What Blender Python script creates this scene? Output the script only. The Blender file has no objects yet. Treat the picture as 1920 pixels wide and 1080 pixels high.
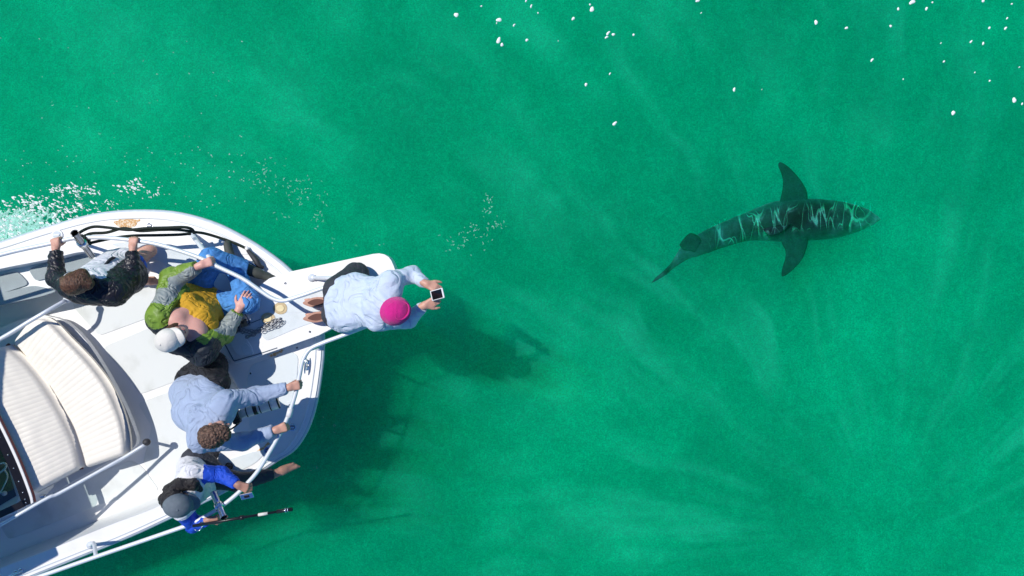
import bpy, bmesh, math, random
import numpy as np
from mathutils import Vector, Matrix, noise
from mathutils.geometry import tessellate_polygon
R = math.radians
scene = bpy.context.scene
C = scene.collection

# ------------------------------------------------------------------ camera, sky, sun, exposure
HC = 7.8            # drone height above the water (m)
F = 1430.0          # focal length in pixels of the 1920 px wide picture
cd = bpy.data.cameras.new('camera'); cam = bpy.data.objects.new('camera', cd); C.objects.link(cam)
cd.sensor_width = 36; cd.lens = 36 * F / 1920; cd.clip_end = 3000
cam.location = (0, 0, HC); scene.camera = cam
EL = R(60)
SD = Vector((0.829 * math.cos(EL), -0.559 * math.cos(EL), -math.sin(EL))).normalized()   # the way sunlight travels
w = bpy.data.worlds.new('World'); scene.world = w; w.use_nodes = True
sky = w.node_tree.nodes.new('ShaderNodeTexSky'); sky.sky_type = 'NISHITA'; sky.sun_disc = False
sky.sun_elevation = EL; sky.sun_rotation = math.atan2(-SD.x, -SD.y)
sky.ozone_density = 7.0; sky.air_density = 1.0; sky.dust_density = 0.2
bgn = w.node_tree.nodes['Background']
vm = w.node_tree.nodes.new('ShaderNodeVectorMath'); vm.operation = 'MULTIPLY'; vm.inputs[1].default_value = (.5, .86, 1.3)   # a clear, deep blue sky
w.node_tree.links.new(sky.outputs[0], vm.inputs[0]); w.node_tree.links.new(vm.outputs[0], bgn.inputs[0])
bgn.inputs[1].default_value = 0.075
sl = bpy.data.lights.new('sun', 'SUN'); sl.energy = 4.1; sl.angle = R(0.5); sl.color = (1, .965, .91)
sl.cycles.use_multiple_importance_sampling = False
sun = bpy.data.objects.new('sun', sl); C.objects.link(sun); sun.rotation_euler = SD.to_track_quat('-Z', 'Y').to_euler()
sun.location = (-4, 3, 12)
vs = scene.view_settings
vs.view_transform = 'Standard'; vs.look = 'None'; vs.exposure = 0.0; vs.gamma = 1
scene.render.engine = 'CYCLES'
cy = scene.cycles
cy.use_denoising = True
cy.max_bounces = 12; cy.volume_bounces = 8; cy.transparent_max_bounces = 16; cy.sample_clamp_indirect = 4

# ------------------------------------------------------------------ helpers
def W(px, py, z):
    """measured point: pixel of the photograph and its height -> metres"""
    k = (HC - z) / F
    return Vector(((px - 960) * k, -(py - 540) * k, z))
V = Vector
UP = V((0, 0, 1))

def nodes(name):
    m = bpy.data.materials.new(name); m.use_nodes = True
    nt = m.node_tree
    return m, nt, nt.nodes['Principled BSDF']

def mat(name, col, rough=.5, var=.12, scale=8., bump=0., bscale=60., metal=0., spec=.5, stretch=None, col2=None, thr=None, sheen=0, sss=0, fold=0.000, fscale=6.4):
    m, nt, p = nodes(name)
    p.inputs['Roughness'].default_value = rough; p.inputs['Metallic'].default_value = metal
    p.inputs['Specular IOR Level'].default_value = spec
    if sheen: p.inputs['Sheen Weight'].default_value = sheen
    if sss:
        p.inputs['Subsurface Weight'].default_value = sss; p.inputs['Subsurface Radius'].default_value = (.02, .008, .004)
        p.inputs['Subsurface Scale'].default_value = .5
    tc = nt.nodes.new('ShaderNodeTexCoord'); mp = nt.nodes.new('ShaderNodeMapping')
    nt.links.new(tc.outputs['Object'], mp.inputs[0])
    if stretch: mp.inputs['Scale'].default_value = stretch[:3]; mp.inputs['Rotation'].default_value = (0, 0, stretch[3] if len(stretch) > 3 else 0)
    n = nt.nodes.new('ShaderNodeTexNoise'); n.inputs['Scale'].default_value = scale; n.inputs['Detail'].default_value = 5
    nt.links.new(mp.outputs[0], n.inputs['Vector'])
    cr = nt.nodes.new('ShaderNodeValToRGB')
    c2 = col2 or tuple(min(1, c * (1 + var)) for c in col)
    c1 = col if col2 else tuple(c * (1 - var) for c in col)
    a, b = thr or (.3, .7)
    cr.color_ramp.elements[0].position = a; cr.color_ramp.elements[1].position = b
    cr.color_ramp.elements[0].color = (*c1, 1); cr.color_ramp.elements[1].color = (*c2, 1)
    nt.links.new(n.outputs[0], cr.inputs[0]); nt.links.new(cr.outputs[0], p.inputs['Base Color'])
    if bump:
        n2 = nt.nodes.new('ShaderNodeTexNoise'); n2.inputs['Scale'].default_value = bscale; n2.inputs['Detail'].default_value = 3
        nt.links.new(mp.outputs[0], n2.inputs['Vector'])
        b = nt.nodes.new('ShaderNodeBump'); b.inputs['Strength'].default_value = bump; b.inputs['Distance'].default_value = .01
        nt.links.new(n2.outputs[0], b.inputs['Height']); nt.links.new(b.outputs[0], p.inputs['Normal'])
        if fold:
            # creases: thin valleys where a warped noise crosses its middle value
            n3 = nt.nodes.new('ShaderNodeTexNoise'); n3.inputs['Scale'].default_value = fscale; n3.inputs['Detail'].default_value = 2; n3.inputs['Distortion'].default_value = 1.1
            nt.links.new(tc.outputs['Object'], n3.inputs['Vector'])
            s1 = nt.nodes.new('ShaderNodeMath'); s1.operation = 'SUBTRACT'; s1.inputs[1].default_value = .5; nt.links.new(n3.outputs[0], s1.inputs[0])
            s2 = nt.nodes.new('ShaderNodeMath'); s2.operation = 'ABSOLUTE'; nt.links.new(s1.outputs[0], s2.inputs[0])
            s3 = nt.nodes.new('ShaderNodeMath'); s3.operation = 'MINIMUM'; s3.inputs[1].default_value = .085; nt.links.new(s2.outputs[0], s3.inputs[0])
            b2 = nt.nodes.new('ShaderNodeBump'); b2.inputs['Strength'].default_value = 1; b2.inputs['Distance'].default_value = fold
            nt.links.new(s3.outputs[0], b2.inputs['Height']); nt.links.new(b.outputs[0], b2.inputs['Normal']); nt.links.new(b2.outputs[0], p.inputs['Normal'])
    return m

M = {}
M['gel'] = mat('gelcoat', (.74, .725, .69), .4, .03, 1.7, spec=.4, col2=(.83, .82, .80), thr=(.28, .42), bump=.15, bscale=30)
M['gel_old'] = mat('worn_gelcoat', (.76, .78, .775), .45, .05, 6)
M['nonskid'] = mat('nonskid', (.60, .65, .655), .8, .06, 3.5, col2=(.70, .75, .76), thr=(.30, .46), bump=.35, bscale=260)
M['nonskid_sole'] = mat('nonskid_sole', (.60, .62, .59), .8, .06, 3.2, col2=(.72, .745, .73), thr=(.30, .48), bump=.3, bscale=260)
M['nonskid_grey'] = mat('nonskid_grey', (.33, .38, .39), .8, .12, 5, bump=.4, bscale=220)
M['rub'] = mat('rub_rail', (.52, .58, .62), .5, .08, 20)
M['hull'] = mat('hull_paint', (.74, .77, .79), .3, .04, 4)
M['steel'] = mat('steel', (.82, .84, .86), .22, .04, 10, metal=1)
M['steel_d'] = mat('dark_steel', (.28, .30, .34), .15, .2, 20, metal=1)
M['alu'] = mat('painted_aluminium', (.72, .76, .80), .35, .04, 10, metal=.15)
M['rubber'] = mat('rubber', (.03, .03, .035), .6, .2, 30)
M['groove'] = mat('groove', (.12, .15, .17), .8, .1, 30)
M['stain'] = mat('rust_stain', (.62, .34, .13), .8, .1, 60, col2=(.80, .68, .50), thr=(.45, .6))
M['tan'] = mat('worn_tan_plate', (.52, .40, .22), .6, .15, 30)
M['cream'] = mat('cream_plate', (.72, .60, .33), .5, .08, 30)
M['vinyl'] = mat('white_vinyl', (.83, .775, .68), .5, .03, 6)
M['seam'] = mat('seam_shadow_gap', (.12, .05, .035), .9, .1, 30)  # dark brown of the seam between the cushions
M['glass'] = mat('tinted_glass', (.25, .32, .31), .05, .3, 3)
M['blackf'] = mat('black_frame', (.018, .016, .018), .3, .2, 20)
M['redtrim'] = mat('maroon_trim', (.16, .015, .02), .5, .1, 20)
M['rope'] = mat('dark_rope', (.012, .022, .014), .75, .4, 120, bump=.8, bscale=220)
M['chain'] = mat('galvanised_chain', (.34, .35, .37), .35, .3, 60, metal=.7)
M['skin'] = mat('skin', (.60, .32, .23), .5, .08, 14, sss=.15, bump=.12, bscale=120)
M['skin_p'] = mat('pale_skin', (.68, .36, .29), .5, .08, 14, sss=.15, bump=.12, bscale=120)
M['skin_d'] = mat('tanned_skin', (.42, .22, .16), .5, .1, 14, sss=.1, bump=.12, bscale=120)
M['eye'] = mat('dark_eye', (.03, .02, .015), .2, .1, 30)
M['lips'] = mat('lips', (.42, .12, .10), .45, .1, 60)
M['puffer'] = mat('black_puffer_nylon', (.013, .011, .016), .42, .3, 20, bump=.5, bscale=45, fold=0.080, fscale=9.3)
M['tee'] = mat('white_cotton', (.74, .74, .77), .85, .03, 12, bump=.5, bscale=28, sheen=.1, fold=0.080, fscale=5.8)
M['shorts'] = mat('blue_print_shorts', (.02, .13, .62), .7, .1, 30, col2=(.02, .03, .2), thr=(.52, .6))
M['lime'] = mat('lime_nylon', (.17, .285, .03), .5, .15, 14, bump=.5, bscale=30, fold=0.112, fscale=6.4)
M['greyj'] = mat('grey_nylon', (.27, .31, .30), .55, .1, 14, bump=.5, bscale=30, fold=0.112, fscale=6.4)
M['navyj'] = mat('dark_jacket_lining', (.012, .018, .026), .6, .2, 14, bump=.4, bscale=30, fold=0.096, fscale=6.4)
M['mustard'] = mat('mustard_knit', (.62, .34, .015), .8, .06, 30, bump=.4, bscale=60, fold=0.064, fscale=8.5)
M['denim'] = mat('blue_denim', (.07, .25, .58), .85, .25, 26, bump=.35, bscale=150, fold=0.096, fscale=6.4)
M['cap_w'] = mat('white_cap_cotton', (.72, .69, .62), .8, .05, 20, bump=.3, bscale=60)
M['shoe_g'] = mat('olive_grey_boot', (.055, .06, .05), .7, .15, 30)
M['sweat_b'] = mat('pale_blue_fleece', (.56, .64, .76), .9, .05, 10, bump=.5, bscale=26, sheen=.15, fold=0.088, fscale=4.9)
M['sweat_g'] = mat('blue_grey_fleece', (.35, .43, .58), .9, .05, 10, bump=.5, bscale=26, sheen=.15, fold=0.088, fscale=4.9)
M['magenta'] = mat('magenta_knit', (.62, .008, .22), .9, .08, 30, bump=.7, bscale=140, sheen=.2)
M['legging'] = mat('charcoal_leggings', (.035, .038, .05), .75, .15, 14, bump=.25, bscale=60, fold=0.041, fscale=6.4)
M['black_p'] = mat('black_trousers', (.010, .011, .015), .7, .25, 14, bump=.4, bscale=30, fold=0.112, fscale=5.8)
M['royal'] = mat('royal_blue_sleeve', (.008, .075, .60), .7, .1, 14, bump=.4, bscale=30, fold=0.072, fscale=7.1)
M['sandal'] = mat('tan_sandal', (.46, .24, .17), .7, .1, 30)
M['sandal_d'] = mat('brown_insole', (.13, .05, .035), .8, .1, 30)
M['cap_g'] = mat('slate_grey_cap', (.13, .16, .185), .85, .1, 30, bump=.3, bscale=90)
M['hair_b'] = mat('brown_hair', (.05, .020, .010), .42, .1, 40, col2=(.22, .10, .05), thr=(.4, .7), stretch=(6, 1.2, 1.2, .5), bump=.7, bscale=60)
M['hair_c'] = mat('curly_brown_hair', (.055, .028, .018), .55, .1, 70, col2=(.20, .11, .07), thr=(.42, .66), bump=1, bscale=90)
M['hair_k'] = mat('black_hair', (.006, .005, .006), .4, .3, 40, col2=(.03, .025, .025), stretch=(1, 5, 5, 0), bump=.9, bscale=60)
M['plast_k'] = mat('black_plastic', (.012, .012, .014), .35, .2, 60)
M['lens_g'] = mat('light_grey_lens_barrel', (.70, .73, .75), .4, .04, 30)
M['screen'] = mat('dark_screen', (.006, .008, .008), .08, .1, 10)
M['white_pl'] = mat('white_plastic', (.78, .78, .78), .35, .03, 30)
M['foam'] = mat('sea_foam', (.86, .88, .87), .7, .03, 30)  # white shared by the foam and the modelled sun glints
M['foam_thin'] = mat('thin_foam', (.30, .62, .52), .6, .25, 30)  # pale green of the froth, also colours the ripple glints
M['shark'] = None

def tag(o, label=None, cat=None, group=None, kind=None):
    if label: o['label'] = label
    if cat: o['category'] = cat
    if group: o['group'] = group
    if kind: o['kind'] = kind
    return o

def thing(name, loc, label, cat, group=None):
    o = bpy.data.objects.new(name, None); C.objects.link(o); o.location = loc; o.empty_display_size = .1
    return tag(o, label, cat, group)

def wloc(o):
    l = V((0, 0, 0))
    while o is not None:
        l += o.location; o = o.parent
    return l

def mk(name, verts, faces, mats, parent=None, smooth=True, mi=None, bevel=0):
    """link ONE mesh object; verts are in world metres and made local to the parent"""
    base = wloc(parent) if parent is not None else V((0, 0, 0))
    me = bpy.data.meshes.new(name)
    va = np.array([tuple(v) for v in verts], dtype=np.float64).reshape(-1, 3)
    ctr = va.mean(0) if len(va) else np.zeros(3)
    va = va - ctr
    me.from_pydata(va.tolist(), [], [tuple(f) for f in faces])
    if not isinstance(mats, (list, tuple)): mats = [mats]
    for m in mats: me.materials.append(m)
    if mi is not None: me.polygons.foreach_set('material_index', np.asarray(mi, dtype=np.int32))
    me.polygons.foreach_set('use_smooth', [smooth] * len(me.polygons))
    me.update()
    o = bpy.data.objects.new(name, me); C.objects.link(o)
    o.location = V(ctr) - base
    if parent is not None: o.parent = parent
    if bevel:
        b = o.modifiers.new('bevel', 'BEVEL'); b.width = bevel; b.segments = 3; b.limit_method = 'ANGLE'; b.angle_limit = R(40)
    return o

def cat(pts, n=6, closed=False):
    """Catmull-Rom through points"""
    pts = [V(p) for p in pts]; N = len(pts); out = []
    rng = range(N) if closed else range(N - 1)
    for i in rng:
        p1, p2 = pts[i], pts[(i + 1) % N]
        p0 = pts[i - 1] if (closed or i > 0) else p1 * 2 - p2
        p3 = pts[(i + 2) % N] if (closed or i < N - 2) else p2 * 2 - p1
        for j in range(n):
            t = j / n
            out.append(.5 * ((2 * p1) + (p2 - p0) * t + (2 * p0 - 5 * p1 + 4 * p2 - p3) * t * t + (3 * p1 - p0 - 3 * p2 + p3) * t ** 3))
    if not closed: out.append(pts[-1].copy())
    return out

class MB:
    def __init__(s): s.v = []; s.f = []; s.m = []
    def add(s, v, f, m=0):
        b = len(s.v); s.v += [V(x) for x in v]; s.f += [[b + i for i in q] for q in f]; s.m += [m] * len(f); return s
    def tube(s, pts, r, seg=10, m=0, cap=True):
        pts = [V(p) for p in pts]; n = len(pts); vs_ = []; fs = []
        rr = r if isinstance(r, (list, tuple)) else [r] * n
        t0 = (pts[1] - pts[0]).normalized()
        nrm = t0.orthogonal().normalized()
        for i in range(n):
            t = (pts[min(i + 1, n - 1)] - pts[max(i - 1, 0)]).normalized()
            nrm = (nrm - t * nrm.dot(t)).normalized(); b = t.cross(nrm)
            for k in range(seg):
                a = 2 * math.pi * k / seg
                vs_.append(pts[i] + (nrm * math.cos(a) + b * math.sin(a)) * rr[i])
        for i in range(n - 1):
            for k in range(seg):
                k2 = (k + 1) % seg
                fs.append([i * seg + k, i * seg + k2, (i + 1) * seg + k2, (i + 1) * seg + k])
        if cap:
            fs.append(list(range(seg))[::-1]); fs.append([(n - 1) * seg + k for k in range(seg)])
        return s.add(vs_, fs, m)
    def prism(s, outer, z0, z1, holes=(), m=0, bot=True):
        """outer: list of Vectors (x,y used, or with own z if z1 is None)"""
        loops = [list(outer)] + [list(h) for h in holes]
        flat = [p for l in loops for p in l]
        top = [V((p.x, p.y, p.z if z1 is None else z1)) for p in flat]
        bt = [V((p.x, p.y, z0)) for p in flat]
        tri = tessellate_polygon([[V((p.x, p.y, 0)) for p in l] for l in loops])
        n = len(flat); fs = []
        for t in tri:
            a, b, c_ = t
            if (top[b] - top[a]).cross(top[c_] - top[a]).z < 0: t = (a, c_, b)
            fs.append(list(t))
            if bot: fs.append([n + i for i in reversed(t)])
        off = 0
        for li, l in enumerate(loops):
            A = sum(l[i].x * l[(i + 1) % len(l)].y - l[(i + 1) % len(l)].x * l[i].y for i in range(len(l)))
            for i in range(len(l)):
                a, b = off + i, off + (i + 1) % len(l)
                q = [a, b, n + b, n + a]
                if (A > 0) == (li == 0): q = q[::-1]
                fs.append(q)
            off += len(l)
        return s.add(top + bt, fs, m)
    def box(s, c, ax, ay, az, m=0):
        c = V(c); vs_ = [c + ax * i + ay * j + az * k for k in (-1, 1) for j in (-1, 1) for i in (-1, 1)]
        return s.add(vs_, [[0, 2, 3, 1], [4, 5, 7, 6], [0, 1, 5, 4], [2, 6, 7, 3], [0, 4, 6, 2], [1, 3, 7, 5]], m)
    def ball(s, c, r, m=0, seg=10, ax=None):
        c = V(c); vs_ = []; fs = []; rg = seg // 2 + 1
        rx, ry, rz = r if isinstance(r, (tuple, list)) else (r, r, r)
        for i in range(rg + 1):
            th = math.pi * i / rg
            for k in range(seg):
                a = 2 * math.pi * k / seg
                p = V((rx * math.sin(th) * math.cos(a), ry * math.sin(th) * math.sin(a), rz * math.cos(th)))
                if ax is not None: p = ax @ p
                vs_.append(c + p)
        for i in range(rg):
            for k in range(seg):
                k2 = (k + 1) % seg
                fs.append([i * seg + k, (i + 1) * seg + k, (i + 1) * seg + k2, i * seg + k2])
        return s.add(vs_, fs, m)
    def mk(s, name, mats, parent=None, **kw):
        return mk(name, s.v, s.f, mats, parent, mi=s.m if isinstance(mats, (list, tuple)) else None, **kw)

def Z(pts, z): return [W(p[0], p[1], p[2] if len(p) > 2 else z) for p in pts]

# ------------------------------------------------------------------ water
def make_water():
    m = bpy.data.materials.new('sea_water'); m.use_nodes = True; nt = m.node_tree; nt.nodes.clear(); L = nt.links.new; N = nt.nodes.new
    out = N('ShaderNodeOutputMaterial'); geo = N('ShaderNodeNewGeometry')
    tr = N('ShaderNodeBsdfTransparent'); gl = N('ShaderNodeBsdfGlossy'); gl.inputs['Roughness'].default_value = 0.0
    fr = N('ShaderNodeFresnel'); fr.inputs[0].default_value = 1.33
    mx = N('ShaderNodeMixShader'); L(fr.outputs[0], mx.inputs[0]); L(tr.outputs[0], mx.inputs[1]); L(gl.outputs[0], mx.inputs[2]); L(mx.outputs[0], out.inputs[0])
    def noise_(scale, detail=3, dist=0., rough=.5, vec=None):
        n = N('ShaderNodeTexNoise'); n.inputs['Scale'].default_value = scale; n.inputs['Detail'].default_value = detail
        n.inputs['Distortion'].default_value = dist; n.inputs['Roughness'].default_value = rough; L(vec or geo.outputs['Position'], n.inputs['Vector']); return n.outputs[0]
    def rng(x, a, b, c, d, smooth=False):
        r = N('ShaderNodeMapRange'); r.inputs[1].default_value = a; r.inputs[2].default_value = b; r.inputs[3].default_value = c; r.inputs[4].default_value = d
        if smooth: r.interpolation_type = 'SMOOTHSTEP'
        L(x, r.inputs[0]); return r.outputs[0]
    def mul(a, b, op='MULTIPLY'):
        x = N('ShaderNodeMath'); x.operation = op
        for i, q in enumerate((a, b)):
            if isinstance(q, (int, float)): x.inputs[i].default_value = q
            else: L(q, x.inputs[i])
        return x.outputs[0]
    # faint diffuse veil in noise patches, added to split the sunlight below into shafts
    shaft_veil = rng(mul(mul(noise_(1.3, 3, .8), mul(noise_(5.5, 3, .5), .6), 'ADD'), mul(noise_(75., 2), .30), 'ADD'), .72, 1.2, .02, .13)
    # light shafts painted as pale streaks fanning out from the antisolar point
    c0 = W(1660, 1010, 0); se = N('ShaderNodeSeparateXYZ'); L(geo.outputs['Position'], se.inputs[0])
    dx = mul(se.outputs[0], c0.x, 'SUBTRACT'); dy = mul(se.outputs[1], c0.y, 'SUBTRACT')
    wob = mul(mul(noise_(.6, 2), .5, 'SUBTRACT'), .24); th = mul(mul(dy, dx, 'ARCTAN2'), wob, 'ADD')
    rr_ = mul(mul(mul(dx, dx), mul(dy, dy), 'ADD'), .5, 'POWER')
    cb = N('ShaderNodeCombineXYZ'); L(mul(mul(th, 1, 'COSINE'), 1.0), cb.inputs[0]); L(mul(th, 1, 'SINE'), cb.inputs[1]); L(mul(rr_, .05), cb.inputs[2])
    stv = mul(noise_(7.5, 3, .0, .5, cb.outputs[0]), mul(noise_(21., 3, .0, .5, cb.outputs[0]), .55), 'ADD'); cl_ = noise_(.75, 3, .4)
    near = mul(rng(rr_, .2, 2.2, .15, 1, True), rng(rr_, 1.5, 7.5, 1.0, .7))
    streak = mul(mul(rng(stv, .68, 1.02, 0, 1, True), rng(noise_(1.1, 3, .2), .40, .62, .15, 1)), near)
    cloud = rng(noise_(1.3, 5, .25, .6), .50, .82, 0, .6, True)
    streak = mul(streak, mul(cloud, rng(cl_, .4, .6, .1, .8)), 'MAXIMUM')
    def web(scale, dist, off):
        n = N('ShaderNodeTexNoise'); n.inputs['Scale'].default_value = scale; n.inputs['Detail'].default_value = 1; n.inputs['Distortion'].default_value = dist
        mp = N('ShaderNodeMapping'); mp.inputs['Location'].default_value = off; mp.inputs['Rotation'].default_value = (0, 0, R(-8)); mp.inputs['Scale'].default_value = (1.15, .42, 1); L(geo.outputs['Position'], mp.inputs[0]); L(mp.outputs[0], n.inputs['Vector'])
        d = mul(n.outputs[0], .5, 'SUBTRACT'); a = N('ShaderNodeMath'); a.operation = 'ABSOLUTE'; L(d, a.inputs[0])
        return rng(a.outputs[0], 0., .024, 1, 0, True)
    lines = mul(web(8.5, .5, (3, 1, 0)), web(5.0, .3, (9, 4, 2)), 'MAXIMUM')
    # caustic lines put into the surface transmission, kept to a band above the shark
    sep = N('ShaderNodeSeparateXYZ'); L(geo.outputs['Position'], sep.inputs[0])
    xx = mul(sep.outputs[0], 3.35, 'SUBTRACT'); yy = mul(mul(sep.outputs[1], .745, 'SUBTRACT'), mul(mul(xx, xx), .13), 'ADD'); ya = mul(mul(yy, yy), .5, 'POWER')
    caustic_mask = mul(rng(ya, .09, .165, 1, 0, True), mul(rng(sep.outputs[0], 1.95, 2.25, 0, 1, True), rng(sep.outputs[0], 3.5, 3.75, 1, 0, True)))
    shaft_veil = mul(shaft_veil, rng(caustic_mask, 0, 1, 1, .0))
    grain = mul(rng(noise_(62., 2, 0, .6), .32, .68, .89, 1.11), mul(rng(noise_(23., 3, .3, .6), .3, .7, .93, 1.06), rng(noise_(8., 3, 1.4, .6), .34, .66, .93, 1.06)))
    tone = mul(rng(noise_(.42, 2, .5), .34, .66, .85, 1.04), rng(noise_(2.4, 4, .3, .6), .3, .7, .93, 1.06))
    T = mul(rng(mul(lines, caustic_mask), 0, 1, 1.0, 3.2), mul(mul(grain, tone), rng(streak, 0, 1, 1.0, 1.23)))
    comb = N('ShaderNodeCombineColor')
    for i in range(3): L(T, comb.inputs[i])
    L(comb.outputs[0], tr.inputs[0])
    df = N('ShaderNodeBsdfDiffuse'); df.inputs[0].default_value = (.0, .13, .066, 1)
    mf = N('ShaderNodeMixShader'); L(shaft_veil, mf.inputs[0]); L(tr.outputs[0], mf.inputs[1]); L(df.outputs[0], mf.inputs[2]); d2 = N('ShaderNodeBsdfDiffuse'); d2.inputs[0].default_value = (.03, .42, .30, 1); m2 = N('ShaderNodeMixShader'); L(mul(mul(streak, rng(caustic_mask, 0, 1, 1, .1)), .17), m2.inputs[0]); L(mf.outputs[0], m2.inputs[1]); L(d2.outputs[0], m2.inputs[2]); L(m2.outputs[0], mx.inputs[1])  # pale diffuse mixed in paints the light shafts
    b = N('ShaderNodeBump'); b.inputs['Strength'].default_value = .5; b.inputs['Distance'].default_value = .05
    h = mul(noise_(2.0, 4, .5), mul(noise_(9., 3, .3), .25), 'ADD'); L(h, b.inputs['Height']); L(b.outputs[0], gl.inputs['Normal'])
    sc = N('ShaderNodeVolumeScatter'); ab = N('ShaderNodeVolumeAbsorption'); ad = N('ShaderNodeAddShader')
    sc.inputs['Color'].default_value = (.0, .665, .262, 1); sc.inputs['Density'].default_value = 1.8; sc.inputs['Anisotropy'].default_value = .05
    ab.inputs['Color'].default_value = (.0, .966, .95, 1); ab.inputs['Density'].default_value = 5.0
    L(sc.outputs[0], ad.inputs[0]); L(ab.outputs[0], ad.inputs[1]); L(ad.outputs[0], out.inputs[1])
    v = [(x, y, z) for z in (-9, 0) for y in (-400, 400) for x in (-400, 400)]
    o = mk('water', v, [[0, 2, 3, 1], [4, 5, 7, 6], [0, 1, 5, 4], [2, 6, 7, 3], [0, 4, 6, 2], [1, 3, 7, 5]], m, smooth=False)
    tag(o, kind='structure')
    sb = mat('seabed_silt', (.02, .06, .045), .9, .3, .5)
    o = mk('seabed', [(-400, -400, -8.5), (400, -400, -8.5), (400, 400, -8.5), (-400, 400, -8.5)], [[0, 1, 2, 3]], sb, smooth=False)
    tag(o, kind='structure')
make_water()

# ------------------------------------------------------------------ the boat
DZ = .98; SZ = .52; PZ = 1.12; RZ = 1.50; CZ = .70
boat = thing('boat', W(200, 760, 0), 'white sport fishing boat with bow rails, pulpit and ribbed white cushions', 'boat')
GO = [(-420, 640), (-300, 560), (-150, 500), (0, 456), (81, 430), (163, 407), (234, 398), (320, 400), (393, 418), (449, 444), (499, 475), (543, 511),
      (580, 560), (600, 615), (602, 660), (598, 700), (590, 750), (575, 800), (550, 840), (517, 862), (480, 886), (400, 930), (320, 968), (242, 1004), (139, 1046), (55, 1080), (-60, 1128), (-200, 1190), (-330, 1240)]
go = cat(Z(GO, DZ), 5)
cen = W(150, 765, 0)
def hullring(s, z):
    out = []
    for p in go:
        c = V((cen.x + (p.x - cen.x) * .45, cen.y + (p.y - cen.y) * .2, 0))
        q = V((p.x, p.y, 0)).lerp(c, s); q.z = z; out.append(q)
    return out
rings = [(0, DZ - .03), (.004, DZ - .10), (.05, .75), (.11, .5), (.18, .22), (.26, -.05), (.45, -.3), (.8, -.5)]
hb = MB(); n = len(go); vv = []; ff = []
for s, z in rings: vv += hullring(s, z)
for i in range(len(rings) - 1):
    for k in range(n - 1): ff.append([i * n + k, (i + 1) * n + k, (i + 1) * n + k + 1, i * n + k + 1])
b0 = (len(rings) - 1) * n
for k in range(n // 2): 
    a, b_ = b0 + k, b0 + n - 1 - k
    if b_ - a > 2: ff.append([a, b_, b_ - 1, a + 1])
ff.append([i * n for i in range(len(rings))] + [i * n + n - 1 for i in reversed(range(len(rings)))])
hb.add(vv, ff); hb.mk('hull', M['hull'], boat)
# rub rail round the sheer
rr = MB(); rr.tube([p + V((0, 0, -.035)) for p in go], .026, 8); rr.mk('rub_rail', M['rub'], boat)
# cockpit opening
CI = [(-330, 640), (-200, 560), (-90, 527), (0, 504), (92, 486), (155, 472), (205, 480), (262, 497), (312, 524), (345, 560), (374, 610), (403, 662), (436, 706), (452, 745), (440, 800), (412, 850), (392, 895),
      (303, 947), (200, 987), (97, 1029), (0, 1066), (-150, 1128), (-270, 1190)]
ci = cat(Z(CI, DZ), 5)
dk = MB(); dk.prism(go, DZ - .07, DZ, holes=[ci]); dk.mk('deck', M['gel'], boat, smooth=False, bevel=.012)
# raised toe moulding along the outer edge
inn = hullring(.035, DZ)
tm = MB(); tm.tube([p + V((0, 0, -.002)) for p in inn], .011, 8); tm.mk('toe_moulding', M['gel_old'], boat)
# cockpit liner wall and sole
lw = MB(); nn = len(ci); cc = W(150, 740, SZ)
low = [V((p.x + (cc.x - p.x) * .035, p.y + (cc.y - p.y) * .035, SZ + .01)) for p in ci]
mid = [V((p.x + (cc.x - p.x) * .02, p.y + (cc.y - p.y) * .02, SZ + .08)) for p in ci]
top = [V((p.x, p.y, DZ - .03)) for p in ci]
vv = top + mid + low; ff = []
for j in range(2):
    for k in range(nn): k2 = (k + 1) % nn; ff.append([j * nn + k, (j + 1) * nn + k, (j + 1) * nn + k2, j * nn + k2])
lw.add(vv, ff); lw.mk('cockpit_liner', M['gel_old'], boat)
so_ = MB(); so_.prism([V((p.x, p.y, 0)) for p in ci], SZ - .06, SZ); so_.mk('cockpit_sole', M['gel'], boat, smooth=False)
def pad(name, pts, z, m, th=.006, n=4, label=None, bev=.003, parent=boat, up=None, rd=3):
    # straight-sided pad with rounded corners
    P = Z(pts, z); out = []; N_ = len(P)
    for i in range(N_):
        a, b, c_ = P[i - 1], P[i], P[(i + 1) % N_]
        r1 = min(.05, (a - b).length * .3); r2 = min(.05, (c_ - b).length * .3)
        q1 = b + (a - b).normalized() * r1; q2 = b + (c_ - b).normalized() * r2
        for j in range(rd + 1):
            t = j / rd; out.append(q1 * (1 - t) ** 2 + b * 2 * t * (1 - t) + q2 * t * t)
    o = MB().prism(out, z - .01, z + th).mk(name, m, parent, smooth=False, bevel=bev)
    if label: o['label'] = label
    return o
sole = [[(136, 574), (186, 630), (300, 588), (352, 575), (318, 540), (262, 512), (200, 500), (150, 520)],
        [(194, 650), (300, 606), (362, 588), (405, 670), (414, 684), (262, 740), (236, 700), (205, 668)],
        [(258, 756), (425, 694), (452, 740), (430, 810), (404, 862), (386, 905), (300, 915), (268, 868), (285, 800)],
        [(17, 1012), (192, 945), (300, 920), (268, 875), (245, 862), (150, 905), (0, 985)]]
for s_ in sole: pad('sole_panel', s_, SZ, M['nonskid_sole'])
for s_ in [[(-60, 530), (33, 508), (56, 533), (-60, 572)], [(53, 504), (92, 491), (160, 478), (190, 492), (120, 512), (68, 528)], [(-60, 566), (62, 535), (110, 545), (78, 556), (-60, 585)]]:
    pad('side_step_panel', s_, .86, M['nonskid_grey'])
sp = MB(); sp.prism(cat(Z([(-200, 545), (0, 493), (92, 474), (190, 468), (215, 490), (130, 528), (20, 560), (-200, 620)], .85), 3), SZ, .85); sp.mk('side_step', M['gel_old'], boat, smooth=False, bevel=.01)
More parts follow.
